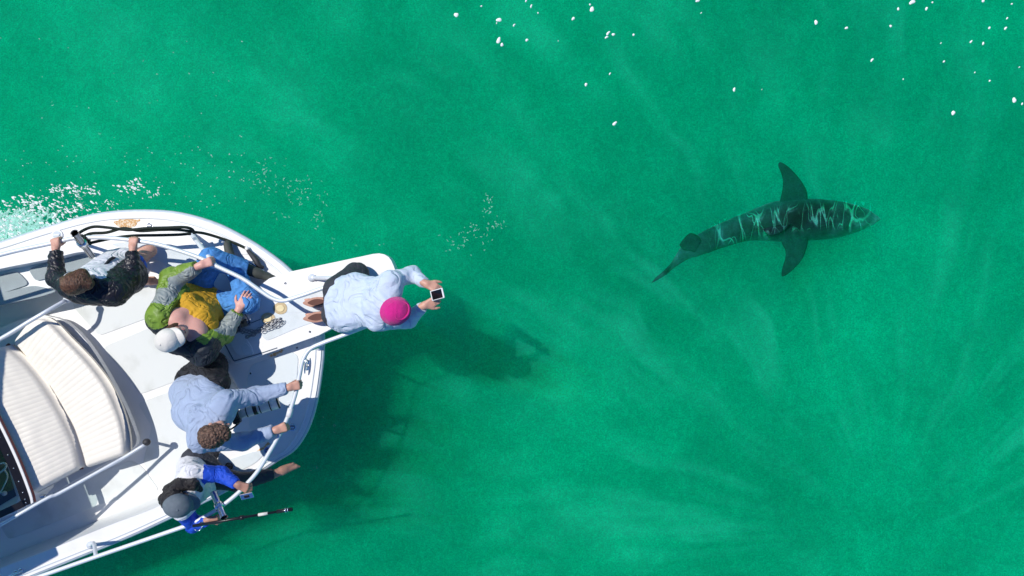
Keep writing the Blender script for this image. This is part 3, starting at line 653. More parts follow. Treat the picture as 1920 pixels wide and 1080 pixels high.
# ------------------------------------------------------------------ soft bodies: smooth-union fields turned into one surface
class Field:
    def __init__(s, vox=.008): s.vox = vox; s.pr = []
    def cone(s, a, b, ra, rb, k=.03, id=0, cap=None, rib=None, el=None):
        """rounded cone a->b; cap cuts it flat beyond b; rib=(pitch, depth) quilts it; el=(axis, factor) squeezes along axis"""
        s.pr.append(('c', V(a), V(b), ra, rb, k, id, cap, rib, el)); return s
    def ell(s, c, r, rot=None, k=.02, id=0, cut=False):
        s.pr.append(('e', V(c), r, rot or Matrix.Identity(3), k, id, cut)); return s
    @staticmethod
    def ev(p, X):
        if p[0] == 'c':
            _, a, b, ra, rb, k, id_, cap, rib, el = p
            a_ = np.array(a, dtype=np.float32); d = np.array(b - a, dtype=np.float32); L2 = float((d * d).sum()) + 1e-9
            q = X - a_
            t = np.clip((q @ d) / L2, 0, 1); r = ra + (rb - ra) * t
            e = q - t[..., None] * d
            if el is not None:
                ax = np.array(el[0].normalized(), dtype=np.float32); c_ = e @ ax; e = e + (c_ * (1 / el[1] - 1))[..., None] * ax
            dist = np.sqrt((e * e).sum(-1))
            if rib is not None:
                L_ = math.sqrt(L2); r = r + rib[1] * (np.abs(np.sin(np.pi * t * L_ / rib[0] + .6 * np.sin(e[..., 0] * 30) + .4 * np.sin(e[..., 1] * 41))) - .6)
            dist = dist - r
            if cap: dist = np.maximum(dist, (q @ d) / math.sqrt(L2) - math.sqrt(L2) - cap)
            return dist
        _, c, r, rot, k, id_, cut = p
        q = (X - np.array(c, dtype=np.float32)) @ np.array(rot, dtype=np.float32)
        r_ = np.array(r, dtype=np.float32); k0 = np.sqrt(((q / r_) ** 2).sum(-1)); k1 = np.sqrt(((q / (r_ * r_)) ** 2).sum(-1)) + 1e-6
        return k0 * (k0 - 1) / k1
    def bounds(s, p):
        if p[0] == 'c':
            m_ = max(p[3], p[4]) * (max(1, p[9][1]) if p[9] else 1) + (p[8][1] if p[8] else 0)
            return [min(p[1][i], p[2][i]) - m_ for i in range(3)], [max(p[1][i], p[2][i]) + m_ for i in range(3)]
        m_ = max(p[2]); return [p[1][i] - m_ for i in range(3)], [p[1][i] + m_ for i in range(3)]
    def mesh(s):
        vx = s.vox; bs = [s.bounds(p) for p in s.pr if not (p[0] == 'e' and p[6])]
        lo = np.array([min(b[0][i] for b in bs) for i in range(3)]) - 4 * vx; hi = np.array([max(b[1][i] for b in bs) for i in range(3)]) + 4 * vx
        n_ = np.ceil((hi - lo) / vx).astype(int) + 1
        D = np.full(n_, .2, dtype=np.float32)
        for p in s.pr:
            k = p[5] if p[0] == 'c' else p[4]; b = s.bounds(p); mg = k + 3 * vx
            i0 = np.maximum(0, np.floor((np.array(b[0]) - mg - lo) / vx).astype(int)); i1 = np.minimum(n_, np.ceil((np.array(b[1]) + mg - lo) / vx).astype(int) + 1)
            if (i1 <= i0).any(): continue
            ax = [np.arange(i0[j], i1[j], dtype=np.float32) * vx + lo[j] for j in range(3)]
            X = np.stack(np.meshgrid(*ax, indexing='ij'), -1).astype(np.float32)
            d = s.ev(p, X); sl_ = tuple(slice(i0[j], i1[j]) for j in range(3)); o_ = D[sl_]
            if p[0] == 'e' and p[6]:
                D[sl_] = np.maximum(o_, -d)
            else:
                h = np.maximum(k - np.abs(o_ - d), 0) / k
                D[sl_] = np.minimum(o_, d) - h * h * k * .25
        # surface nets
        S = D < 0
        cs_ = (np.array(S.shape) - 1)
        acc = np.zeros(cs_, dtype=np.int8)
        offs = [(i, j, k) for i in (0, 1) for j in (0, 1) for k in (0, 1)]
        for (i, j, k) in offs: acc += S[i:i + cs_[0], j:j + cs_[1], k:k + cs_[2]]
        act = (acc > 0) & (acc < 8); idx = np.argwhere(act)
        if len(idx) == 0: return np.zeros((0, 3)), [], None
        vid = np.full(cs_, -1, dtype=np.int32); vid[act] = np.arange(len(idx))
        P = np.zeros((len(idx), 3)); cnt = np.zeros(len(idx))
        for a in offs:
            for ax_ in range(3):
                if a[ax_]: continue
                b = list(a); b[ax_] = 1
                A_ = D[idx[:, 0] + a[0], idx[:, 1] + a[1], idx[:, 2] + a[2]]; B_ = D[idx[:, 0] + b[0], idx[:, 1] + b[1], idx[:, 2] + b[2]]
                m_ = (A_ < 0) != (B_ < 0); t = np.where(m_, A_ / np.where(m_, A_ - B_, 1), 0)
                q = np.array(a, dtype=float)[None, :] + np.zeros((len(idx), 1)); q[:, ax_] += t
                P += q * m_[:, None]; cnt += m_
        P = (P / cnt[:, None] + idx) * vx + lo
        F_ = []
        for ax_ in range(3):
            u, v_ = (ax_ + 1) % 3, (ax_ + 2) % 3
            sa = [slice(None)] * 3; sb = [slice(None)] * 3; sa[ax_] = slice(0, -1); sb[ax_] = slice(1, None)
            ch = S[tuple(sa)] != S[tuple(sb)]; e = np.argwhere(ch)
            e = e[(e[:, u] > 0) & (e[:, v_] > 0) & (e[:, u] < cs_[u]) & (e[:, v_] < cs_[v_])]
            ins_ = S[e[:, 0], e[:, 1], e[:, 2]]
            def g(du, dv):
                q = e.copy(); q[:, u] -= du; q[:, v_] -= dv; return vid[q[:, 0], q[:, 1], q[:, 2]]
            quad = np.stack([g(1, 1), g(0, 1), g(0, 0), g(1, 0)], 1)
            quad[~ins_] = quad[~ins_][:, ::-1]; F_.append(quad)
        F_ = np.concatenate(F_); F_ = F_[(F_ >= 0).all(1)]
        # which primitive owns each vertex
        best = np.full(len(P), 9.); ids = np.zeros(len(P), dtype=int); Pf = P.astype(np.float32)
        for p in s.pr:
            if p[0] == 'e' and p[6]: continue
            d = s.ev(p, Pf); m_ = d < best; best[m_] = d[m_]; ids[m_] = p[6] if p[0] == 'c' else p[5]
        return P, F_, ids
    def mk(s, name, mats, parent, wr=None, idmat=None, paint=None, smooth_it=1):
        P, F_, ids = s.mesh()
        for _ in range(smooth_it):
            acc = np.zeros_like(P); c_ = np.zeros(len(P))
            for a, b in ((0, 1), (1, 2), (2, 3), (3, 0)):
                np.add.at(acc, F_[:, a], P[F_[:, b]]); np.add.at(c_, F_[:, a], 1); np.add.at(acc, F_[:, b], P[F_[:, a]]); np.add.at(c_, F_[:, b], 1)
            P = P * .5 + .5 * acc / np.maximum(1, c_)[:, None]
        if wr:
            amp, sc_, ridge = wr
            nrm = np.zeros_like(P); fn = np.cross(P[F_[:, 2]] - P[F_[:, 0]], P[F_[:, 3]] - P[F_[:, 1]])
            for a in range(4): np.add.at(nrm, F_[:, a], fn)
            nrm /= np.linalg.norm(nrm, axis=1)[:, None] + 1e-9
            dsp = np.empty(len(P))
            for i, q in enumerate(P):
                v_ = V(q); w_ = noise.noise_vector(v_ * sc_ * .35) * .8
                n1 = noise.noise(v_ * sc_ + w_ * 2.2)
                dsp[i] = (1 - 2.6 * abs(n1)) if ridge else n1 * 1.6
            P = P + nrm * (amp * dsp)[:, None]
        mi = None
        if idmat: mi = [idmat.get(int(ids[f[0]]), 0) for f in F_]
        if paint: mi = [paint(V(P[f[0]]), int(ids[f[0]])) for f in F_]
        return mk(name, P, F_.tolist(), mats, parent, mi=mi)

def frame(d, u):
    d = d.normalized(); s_ = d.cross(u).normalized(); return d, s_, s_.cross(d).normalized()

def add_hand(f, wrist, d, up, side, curl=(.2, .35, .3), spread=.10, thumb=(.7, .5, -.35), sc_=1.0, id=5, k=.008):
    """palm, four bent fingers of different length, thumb from the side of the palm.  up = back of the hand, side=+1/-1 thumb side"""
    d, s_, n = frame(d, up); s_ = s_ * side
    f.cone(wrist - d * .03, wrist + d * .012, .026 * sc_, .025 * sc_, .02, id)
    kn = []
    for i, off in enumerate((.030, .010, -.010, -.029)):
        b = wrist + d * (.084 - .004 * abs(i - 1.3)) * sc_ + s_ * off * sc_; kn.append(b)
        f.cone(wrist + s_ * off * .55 * sc_ + d * .012, b, .0155 * sc_, .0125 * sc_, .012, id, el=None)
    ln = (.93, 1.05, .98, .78)
    for i, b in enumerate(kn):
        a = spread * (1.3 - i) ; dd = (d + s_ * a * .8).normalized(); p = b; ang = 0
        for j, (l_, r0, r1) in enumerate(((.043, .0105, .0095), (.027, .0095, .0088), (.021, .0088, .0075))):
            ang += curl[j] * (1 + .08 * i)
            q = p + (dd * math.cos(ang) - n * math.sin(ang)) * l_ * ln[i] * sc_
            f.cone(p, q, r0 * sc_, r1 * sc_, k * .5, id); p = q
    t = (s_ * thumb[0] + d * thumb[1] + n * thumb[2]).normalized(); p = wrist + d * .022 + s_ * .022 * sc_
    q = p + t * .042 * sc_; f.cone(p, q, .016 * sc_, .0125 * sc_, .012, id)
    t2 = (t + d * .5 - n * .35).normalized(); q2 = q + t2 * .032 * sc_; f.cone(q, q2, .0122 * sc_, .0108 * sc_, k * .5, id)
    q3 = q2 + (t2 + d * .3 - n * .4).normalized() * .022 * sc_; f.cone(q2, q3, .0108 * sc_, .0088 * sc_, k * .5, id)
    return kn

def grip(f, E, Rp, side, up=UP, id=5, rail_d=None, drop=.0, curl=(1.0, 1.25, .9), thumb=(.25, .45, -.85)):
    """hand closed over a rail at Rp, arm coming from E; returns the wrist"""
    d = (Rp - E); d.z *= .25; d.normalize()
    wrist = Rp - d * .062 + UP * (.040 + drop)
    dd = (d * 1 - UP * .10).normalized()
    add_hand(f, wrist, dd, up, side, curl, .05, thumb, id=id)
    return wrist

def add_head(f, c, face, up, sc_=1., k=.02, id=6):
    """c = centre of the skull; face = way the face looks; up = crown"""
    fa, sd, u = frame(face, up); rot = Matrix((sd, fa, u)).transposed()
    g = lambda x, y, z: c + (sd * x + fa * y + u * z) * sc_
    f.ell(g(0, -.008, .012), (.076 * sc_, .096 * sc_, .092 * sc_), rot, .02, id)
    f.ell(g(0, .028, -.045), (.058 * sc_, .066 * sc_, .075 * sc_), rot, .03, id)
    f.ell(g(0, .060, -.092), (.026 * sc_, .024 * sc_, .020 * sc_), rot, .03, id)      # chin
    f.cone(g(0, .088, .012), g(0, .112, -.026), .009 * sc_, .0145 * sc_, .012, id)     # nose
    for x in (-1, 1):
        f.ell(g(.033 * x, .078, .028), (.026 * sc_, .012 * sc_, .009 * sc_), rot, .012, id)   # brow
        f.ell(g(.040 * x, .066, -.028), (.022 * sc_, .022 * sc_, .020 * sc_), rot, .02, id)   # cheek
        f.ell(g(.078 * x, -.004, -.012), (.010 * sc_, .020 * sc_, .031 * sc_), rot, .008, id)  # ear
        f.ell(g(.031 * x, .098, .008), (.016 * sc_, .016 * sc_, .011 * sc_), rot, .01, id, cut=True)   # eye socket
    f.ell(g(0, .088, -.058), (.024 * sc_, .012 * sc_, .009 * sc_), rot, .008, id)      # lips
    f.ell(g(0, .102, -.058), (.020 * sc_, .006 * sc_, .002 * sc_), rot, .01, id, cut=True)
    return g, rot

def face_bits(g, rot, parent):
    for x in (-1, 1):
        b = MB().ball(g(.031 * x, .078, .008), .0125, seg=12); o = b.mk('eye', M['white_pl'], parent)
        MB().ball(g(.031 * x, .0875, .008), (.006, .004, .006), ax=rot, seg=10).mk('iris', M['eye'], o)
    m_ = MB(); m_.tube([g(-.022, .094, -.058), g(-.008, .100, -.055), g(0, .1015, -.057), g(.008, .100, -.055), g(.022, .094, -.058)], [.002, .0045, .004, .0045, .002], 8)
    m_.mk('lips', M['lips'], parent)

def limb(f, pts, rad, k=.03, id=0, **kw):
    for i in range(len(pts) - 1): f.cone(pts[i], pts[i + 1], rad[i], rad[i + 1], k, id, **(kw if i == len(pts) - 2 or 'rib' in kw else {}))

def foot(f, ank, toe, r=.036, id=9, up=UP):
    d = (toe - ank).normalized(); s_ = d.cross(up).normalized(); h = ank - d * .045
    f.cone(h, ank + d * .05, r * .9, r * .9, .02, id); f.cone(ank + d * .03 + s_ * .012, toe - d * .03 + s_ * .018, r * .85, r * .5, .02, id); f.cone(ank + d * .03 - s_ * .012, toe - d * .05 - s_ * .022, r * .85, r * .42, .02, id)
    for i in range(5):
        b = toe - d * (.035 + .009 * i) + s_ * (.028 - .015 * i); f.cone(b, b + d * (.034 - .003 * i), .0115 - .0012 * i, .0095 - .001 * i, .006, id)

def crease(f, pitch=.034, depth=.0045):
    for i, p in enumerate(f.pr):
        if p[0] == 'c' and p[6] == 1 and p[8] is None and p[3] < .072: f.pr[i] = p[:8] + ((pitch, depth), p[9])

def torso(f, hL, hR, sL, sR, rh, rs, k=.09, id=0, rib=None, neck=None):
    f.cone(hL, sL.lerp(sR, .22), rh, rs, k, id, rib=rib); f.cone(hR, sR.lerp(sL, .22), rh, rs, k, id, rib=rib)
    f.cone(hL.lerp(hR, .5), sL.lerp(sR, .5), rh, rs, k, id, rib=rib)
    f.cone(sL, sR, rs * .62, rs * .62, k, id)
    if neck is not None: f.cone(sL.lerp(sR, .5), neck, rs * .6, .06, .05, id)

def body_core(f, J):
    """slim continuous body: torso, neck, head, arms, legs, hands, feet"""
    torso(f, J['hL'], J['hR'], J['sL'], J['sR'], .070, .068, k=.06, id=0)
    mid = J['sL'].lerp(J['sR'], .5)
    f.cone(mid, J['head'] - J['crown'] * .05, .055, .050, .03, 6)
    for S_ in 'LR':
        limb(f, [J['s' + S_], J['e' + S_], J['w' + S_]], [.042, .036, .026], .02, 1)
        limb(f, [J['h' + S_], J['k' + S_], J['a' + S_]], [.066, .052, .036], .03, 2)

# ================= person in the black quilted jacket
def person_a():
    J = dict(sL=W(132, 538, 1.80), sR=W(208, 545, 1.80), eL=W(106, 522, 1.62), eR=W(246, 520, 1.60), hL=W(205, 510, 1.36), hR=W(236, 508, 1.34),
             kR=W(281, 470, 1.08), aR=W(215, 482, 1.05), kL=W(242, 520, .95), aL=W(274, 527, .63), head=W(147, 529, 1.99), crown=V((-.25, -.25, .93)), face=V((.72, .40, -.45)))
    base = J['aL'].copy(); base.z = SZ
    root = thing('person', base, 'short brown-haired person in black quilted jacket and blue shorts gripping the rail', 'person')
    f = Field(.0072)
    hl, hr = W(108, 453, RZ), W(254, 452, RZ)
    J['wL'] = grip(f, J['eL'], hl, 1); J['wR'] = grip(f, J['eR'], hr, -1)
    body_core(f, J)
    g, rot = add_head(f, J['head'], J['face'], J['crown'])
    foot(f, J['aL'] - UP * .03, W(300, 525, .57)); foot(f, J['aR'], W(196, 486, 1.04))
    f.mk('body', M['skin'], root)
    face_bits(g, rot, root)
    # shirt front
    t = Field(.011); o_ = V((0.0, .035, 0))
    torso(t, J['hL'] + o_ + V((0, .03, -.02)), J['hR'] + o_ + V((-.02, .03, -.02)), J['sL'] + o_, J['sR'] + o_ + V((-.02, 0, 0)), .100, .088)
    t.cone(J['hL'] + V((.05, .06, .03)), J['hR'] + V((0, .09, 0)), .10, .10, .04)
    t.mk('t_shirt', M['tee'], root, wr=(.004, 9, True))
    # jacket, open at the front
    j = Field(.010); qb = (.052, .009)
    torso(j, J['hL'] + V((-.01, -.04, .0)), J['hR'] + V((.03, -.05, .0)), J['sL'], J['sR'], .135, .108, rib=(.06, .007))
    j.cone(J['hR'] + V((.03, -.02, .05)), J['sR'] + V((.02, -.01, -.02)), .15, .11, .06, rib=(.06, .008))
    for S_ in 'LR': limb(j, [J['s' + S_], J['e' + S_], J['w' + S_].lerp(J['e' + S_], .10)], [.078, .068, .050], .035, 1, rib=qb)
    for S_ in 'LR': j.pr[-1 if S_ == 'R' else -3] = j.pr[-1 if S_ == 'R' else -3][:7] + (-.004, qb, None)
    j.cone(J['sL'].lerp(J['sR'], .3) + UP * .04, J['sL'].lerp(J['sR'], .7) + UP * .04 + V((0, -.03, 0)), .065, .07, .04, 2)
    fr_ = J['sL'].lerp(J['sR'], .5).lerp(J['hL'].lerp(J['hR'], .5), .5)
    j.ell(fr_ + V((.02, .24, .06)), (.11, .18, .42), cut=True)
    j.mk('jacket', M['puffer'], root, wr=(.0045, 16, True))
    sh = Field(.010)
    for S_ in 'LR': limb(sh, [J['h' + S_], J['h' + S_].lerp(J['k' + S_], .52)], [.105, .095], .04, 0, cap=-.02)
    sh.mk('shorts', M['shorts'], root, wr=(.004, 12, True))
    h = Field(.0072)
    h.ell(g(0, -.020, .026), (.088, .105, .092), rot); h.ell(g(0, -.062, -.03), (.07, .055, .075), rot, .03)
    h.ell(g(.030, .045, .066), (.06, .05, .035), rot, .02); h.ell(g(-.035, .040, .064), (.05, .05, .035), rot, .02)
    h.ell(g(-.06, -.075, -.045), (.03, .035, .04), rot, .02)
    h.ell(g(0, .125, -.03), (.075, .075, .085), rot, cut=True)
    h.mk('hair', M['hair_b'], root, wr=(.0035, 34, True))
    MB().tube(cat([J['sL'].lerp(J['sR'], .42) + V((-.02, .13, .05)), J['sL'].lerp(J['sR'], .5) + V((.03, .17, -.10)), fr_ + V((.06, .17, .02)), fr_ + V((.05, .18, -.06))], 5), .012, 8).mk('lanyard', M['navyj'], root)
person_a()

# ================= person in the lime and grey jacket
def person_b():
    J = dict(sL=W(306, 590, 1.60), sR=W(380, 646, 1.58), eL=W(322, 523, 1.45), eR=W(420, 625, 1.36), hL=W(366, 548, 1.13), hR=W(402, 572, 1.13),
             kL=W(396, 486, 1.28), aL=W(472, 508, 1.09), kR=W(466, 566, 1.27), aR=W(436, 494, 1.09), wR=W(448, 580, 1.36),
             head=W(322, 634, 1.79), crown=V((-.42, -.38, .80)), face=V((.82, .38, .42)))
    base = J['hL'].lerp(J['hR'], .5); base.z = DZ
    root = thing('person', base, 'person in lime green jacket, mustard top, jeans and white cap sitting cross-legged', 'person')
    f = Field(.0072)
    J['wL'] = grip(f, J['eL'], W(394, 492, RZ), -1)
    add_hand(f, J['wR'], V((.42, .75, .0)), V((.1, .1, 1)), -1, (.12, .25, .2), .10, (.7, .5, -.1))
    body_core(f, J)
    up_ = V((.25, .3, .9))
    m_ = J['sL'].lerp(J['sR'], .5); c_ = m_.lerp(J['hL'].lerp(J['hR'], .5), .28)
    f.cone(J['sL'].lerp(J['sR'], .25) + V((.03, .03, -.02)), c_ + V((.0, .06, .02)), .085, .085, .05, 0); f.cone(J['sL'].lerp(J['sR'], .75) + V((.03, .03, -.02)), c_ + V((.07, .0, .02)), .085, .085, .05, 0)
    g, rot = add_head(f, J['head'], J['face'], J['crown'], k=.02)
    f.mk('body', M['skin_p'], root)
    face_bits(g, rot, root)
    t = Field(.010); hm = J['hL'].lerp(J['hR'], .5)
    torso(t, J['hL'] + UP * .02, J['hR'] + UP * .02, J['sL'].lerp(J['hL'], .30) + V((.03, .03, 0)), J['sR'].lerp(J['hR'], .30) + V((.02, .03, 0)), .125, .118, k=.06)
    ax = (J['sR'] - J['sL']).normalized()
    for q in (-1, 1): t.ell(c_.lerp(hm, .18) + ax * .07 * q + V((.05, .07, .07)), (.085, .085, .08), None, .04)
    t.mk('knit_top', M['mustard'], root, wr=(.0045, 15, True))
    # jacket in lime and grey panels
    j = Field(.009)
    sl_, sr_ = J['sL'], J['sR']
    j.cone(J['hL'] + V((-.08, -.03, .04)), sl_ + V((-.01, -.01, 0)), .115, .115, .05, 0)
    j.cone(J['hR'] + V((0, -.10, .03)), sr_ + V((.02, -.03, -.02)), .095, .105, .05, 5)
    j.cone(sl_ + V((-.03, -.05, -.04)), sr_ + V((-.02, -.07, -.04)), .11, .11, .05, 5)
    j.cone(hm + V((-.08, -.10, .02)), m_ + V((-.06, -.08, -.03)), .10, .12, .05, 5)
    limb(j, [sl_, J['eL'], J['eL'].lerp(J['wL'], .86)], [.098, .088, .056], .04, 1)
    limb(j, [sr_, J['eR'], J['eR'].lerp(J['wR'], .97)], [.092, .078, .052], .04, 2)
    j.pr[-3] = j.pr[-3][:7] + (-.01,) + j.pr[-3][8:]; j.pr[-1] = j.pr[-1][:7] + (-.02,) + j.pr[-1][8:]
    j.cone(sl_.lerp(J['hL'], .1) + V((.08, .03, .06)), J['hL'].lerp(sl_, .45) + V((.06, .10, .08)), .045, .04, .03, 3)
    j.ell(c_ + V((.10, .11, .14)), (.155, .20, .22), Matrix.Rotation(R(-38), 3, 'Z'), cut=True)
    el, sl0, er, wl, wr_ = J['eL'], sl_, J['eR'], J['wL'], J['wR']
    def paint(p, i):
        if i == 5: return 2
        n_ = noise.noise(p * 5) * .04
        if i == 3: return 0
        if i == 1:
            a = (p - el).dot((wl - el).normalized()); b = (p - el).dot((sl0 - el).normalized())
            side = (p - el).dot(V((1, .2, 0)))
            if a > .04: return 1 if (p - el).dot((wl - el).normalized().cross(UP)) > -.01 + n_ else 0
            if b > .13: return 1
            return 0 if side < .05 + n_ else 1
        if i == 2:
            a = (p - er).dot((wr_ - er).normalized())
            if a > .20: return 0
            if a > .02: return 1 if (p - er).dot(V((1, .2, .3))) > -.02 + n_ * .5 else 0
            return 0 if a > -.09 else 2
        if i == 0:
            u = (p - sl0).dot((J['hL'] - sl0).normalized())
            if u < .0: return 0
            return 1 if u < .22 + n_ else 0
        return 1
    j.mk('jacket', [M['lime'], M['greyj'], M['navyj']], root, wr=(.0075, 11, True), paint=paint)
    p_ = Field(.010)
    p_.cone(J['hL'], J['hR'], .125, .125, .05)
    limb(p_, [J['hL'], J['kL'], J['aL'].lerp(J['kL'], .08)], [.115, .094, .078], .035, 1, cap=-.03); limb(p_, [J['hR'], J['kR'], J['aR']], [.115, .092, .072], .035, 2, cap=-.03)
    p_.mk('jeans', M['denim'], root, wr=(.006, 11, True))
    for (a, b) in ((J['aL'], W(517, 525, 1.03)), (J['aR'] + UP * .02, W(425, 455, 1.05))):
        s_ = Field(.007); d = (b - a).normalized()
        s_.cone(a - d * .05, a + d * .06, .043, .042, .02); s_.cone(a + d * .04, b - d * .02, .042, .032, .02); s_.cone(a - d * .03 - UP * .035, b - UP * .02, .036, .030, .01); s_.cone(a - d * .02, a - d * .08 + UP * .015, .046, .043, .02, cap=-.02)
        s_.mk('shoe', M['shoe_g'], root)
    # white baseball cap with cotton brim
    ball_cap(g, rot, M['cap_w'], root, brim_dir=V((.15, 1, .1)))
    hr_ = Field(.008); hr_.ell(g(0, -.03, -.02), (.084, .085, .085), rot); hr_.ell(g(-.075, .01, -.05), (.022, .035, .07), rot, .02); hr_.ell(g(.07, .0, -.05), (.022, .03, .06), rot, .02)
    hr_.ell(g(0, .12, -.03), (.07, .08, .09), rot, cut=True); hr_.mk('hair', M['hair_b'], root, wr=(.003, 34, True))

def ball_cap(g, rot, m, root, brim_dir=V((0, 1, 0)), logo=None):
    c = Field(.006)
    c.ell(g(0, -.006, .040), (.094, .112, .086), rot, .01)
    c.ell(g(0, -.006, -.09), (.15, .15, .105), rot, cut=True)
    o = c.mk('cap', m, root, wr=(.0022, 14, False))
    # brim: curved sheet with thickness
    bd = V((brim_dir.x, brim_dir.y, 0)).normalized(); sd = V((bd.y, -bd.x, 0)); vs_ = []; fs = []; NA, NB = 16, 8
    def pt(a, b, dz):
        x = (a - .5) * 2; wdt = .082 * (1 - .10 * b * b); ln = .066 * math.sqrt(max(0, 1 - abs(x * .96) ** 2.4)) + .012
        y = .086 * math.sqrt(max(0.1, 1 - (x * .75) ** 2)) + ln * b
        q = sd * x * wdt + bd * y
        return g(q.x, q.y - .006, .022 + brim_dir.z * .3 - .028 * x * x - .02 * b + dz)
    for dz in (0, -.004):
        for i in range(NA + 1):
            for k in range(NB + 1): vs_.append(pt(i / NA, k / NB, dz))
    n1 = (NA + 1) * (NB + 1)
    for i in range(NA):
        for k in range(NB):
            q = i * (NB + 1) + k; fs += [[q, q + 1, q + NB + 2, q + NB + 1], [n1 + q, n1 + q + NB + 1, n1 + q + NB + 2, n1 + q + 1]]
    lp = [i * (NB + 1) + NB for i in range(NA + 1)]
    for a, b in zip(lp[:-1], lp[1:]): fs.append([a, n1 + a, n1 + b, b])
    mk('cap_brim', vs_, fs, m, o)
    MB().ball(g(0, -.006, .126), (.008, .008, .004)).mk('cap_button', m, o)
    for x in (-1, 1):
        for y in (-1, 1):
            pass
    return o
person_b()

# ================= person in the magenta beanie on the pulpit
def person_c():
    J = dict(sL=W(733, 527, 1.84), sR=W(708, 602, 1.84), eL=W(772, 514, 1.66), eR=W(765, 600, 1.66), hL=W(634, 545, 1.52), hR=W(630, 588, 1.52), wL=W(799, 532, 1.80), wR=W(795, 573, 1.80),
             kL=W(668, 516, 1.24), aL=W(612, 566, 1.20), kR=W(692, 577, 1.20), aR=W(612, 592, 1.20), head=W(742, 583, 1.95), crown=V((.32, -.05, .93)), face=V((.85, .22, -.45)))
    base = J['kR'].copy(); base.z = PZ
    root = thing('person', base, 'person in pale blue sweatshirt and magenta beanie kneeling on the pulpit with a phone', 'person')
    f = Field(.0072)
    add_hand(f, J['wL'], V((.85, -.38, .1)), V((.1, .35, .9)), -1, (.45, .8, .5), .03, (.5, .6, .0)); add_hand(f, J['wR'], V((.9, .36, .1)), V((-.1, -.4, .9)), 1, (.45, .8, .5), .03, (.5, .6, .0))
    body_core(f, J)
    g, rot = add_head(f, J['head'], J['face'], J['crown'])
    foot(f, J['aL'], W(572, 568, 1.21)); foot(f, J['aR'], W(574, 596, 1.21))
    f.mk('body', M['skin'], root); face_bits(g, rot, root)
    t = Field(.010)
    torso(t, J['hL'] + V((.06, -.01, .02)), J['hR'] + V((.06, -.02, .02)), J['sL'], J['sR'], .134, .098, k=.10)
    t.cone(J['hL'].lerp(J['sL'], .35) + UP * .04, J['hR'].lerp(J['sR'], .35) + UP * .04, .115, .115, .06)
    limb(t, [J['sL'], J['eL'], J['eL'].lerp(J['wL'], .93)], [.073, .062, .042], .045, 1, cap=-.005); limb(t, [J['sR'], J['eR'], J['eR'].lerp(J['wR'], .93)], [.074, .064, .042], .035, 1, cap=-.005)
    crease(t)
    mid = J['sL'].lerp(J['sR'], .5)
    t.cone(mid + V((-.05, 0, .05)), mid + V((.03, -.03, .09)), .085, .07, .04, 2)
    t.cone(mid + V((-.10, .04, .05)), mid + V((-.10, -.07, .05)), .05, .05, .03, 2)
    t.mk('sweatshirt', M['sweat_b'], root, wr=(.0055, 10, True))
    # ribbed hem showing at the waist
    w_ = Field(.009); w_.cone(J['hL'] + V((.040, .0, .01)), J['hR'] + V((.040, -.01, .01)), .126, .126, .05); w_.mk('waistband', M['blackf'], root)
    p_ = Field(.010); p_.cone(J['hL'] + V((.02, 0, 0)), J['hR'] + V((.02, 0, 0)), .125, .125, .05)
    limb(p_, [J['hL'], J['kL'], J['aL'].lerp(J['kL'], .25)], [.12, .105, .056], .03, 1, cap=-.02); limb(p_, [J['hR'], J['kR'], J['aR'].lerp(J['kR'], .25)], [.115, .085, .056], .03, 1, cap=-.02)
    p_.mk('leggings', M['legging'], root, wr=(.004, 14, True))
    for a, b in ((J['aL'], W(574, 568, 1.20)), (J['aR'], W(576, 597, 1.20))):
        d = (b - a).normalized(); s_ = d.cross(UP).normalized(); m_ = MB(); n_ = (UP * .9 - d * .2).normalized()
        out = [a - d * .03 + s_ * math.cos(t_) * (.036 + .010 * math.cos(t_ * 2)) * 1.0 + d * (.10 + .125 * math.sin(t_)) for t_ in [i * math.pi / 12 for i in range(24)]]
        top = [q + UP * .040 for q in out]; inn = [a + d * .07 + (q - a - d * .07) * .66 + UP * .043 for q in out]
        vv_ = out + top + inn; fs = []
        for i in range(24):
            k2 = (i + 1) % 24; fs += [[i, k2, 24 + k2, 24 + i], [24 + i, 24 + k2, 48 + k2, 48 + i]]
        fs.append(list(range(48, 72))); m_.add(vv_, fs, 0); m_.m[-1] = 1; m_.add([], [])
        m_.mk('sandal', [M['sandal'], M['sandal_d']], root, smooth=False)
    b = Field(.0065)
    b.ell(g(0, -.006, .030), (.102, .116, .098), rot); b.ell(g(0, -.006, .012), (.110, .124, .045), rot, .015, 1)
    b.ell(g(0, .0, -.085), (.15, .16, .080), rot, cut=True)
    o = b.mk('beanie', M['magenta'], root, wr=(.0016, 16, True))
    for pts, r_ in (([g(-.075, .04, .085), g(-.03, .07, .112), g(.03, .05, .122), g(.06, .0, .108), g(.045, -.04, .112), g(.01, -.05, .124)], .0075), ([g(.03, -.10, .06), g(-.03, -.095, .075), g(-.07, -.05, .085), g(-.08, .0, .080)], .007)):
        c_ = cat(pts, 5); MB().tube(c_, [r_ * math.sin(math.pi * (i + .4) / (len(c_))) + .001 for i in range(len(c_))], 8).mk('beanie_fold', M['magenta'], o)
    # phone held out in both hands
    pc = W(820, 552, 1.87); ax = V((.22, -.95, .05)).normalized(); n_ = V((-.50, -.08, .86)).normalized(); ay = n_.cross(ax).normalized()
    ph = thing('phone', pc, 'white-edged phone with dark screen held up by the person in the magenta beanie', 'phone')
    MB().box(pc, ax * .040, ay * .062, n_ * .005).mk('phone_body', M['white_pl'], ph, smooth=False, bevel=.004)
    MB().box(pc + n_ * .0058, ax * .034, ay * .050, n_ * .0008).mk('phone_screen', M['screen'], ph, smooth=False)
person_c()

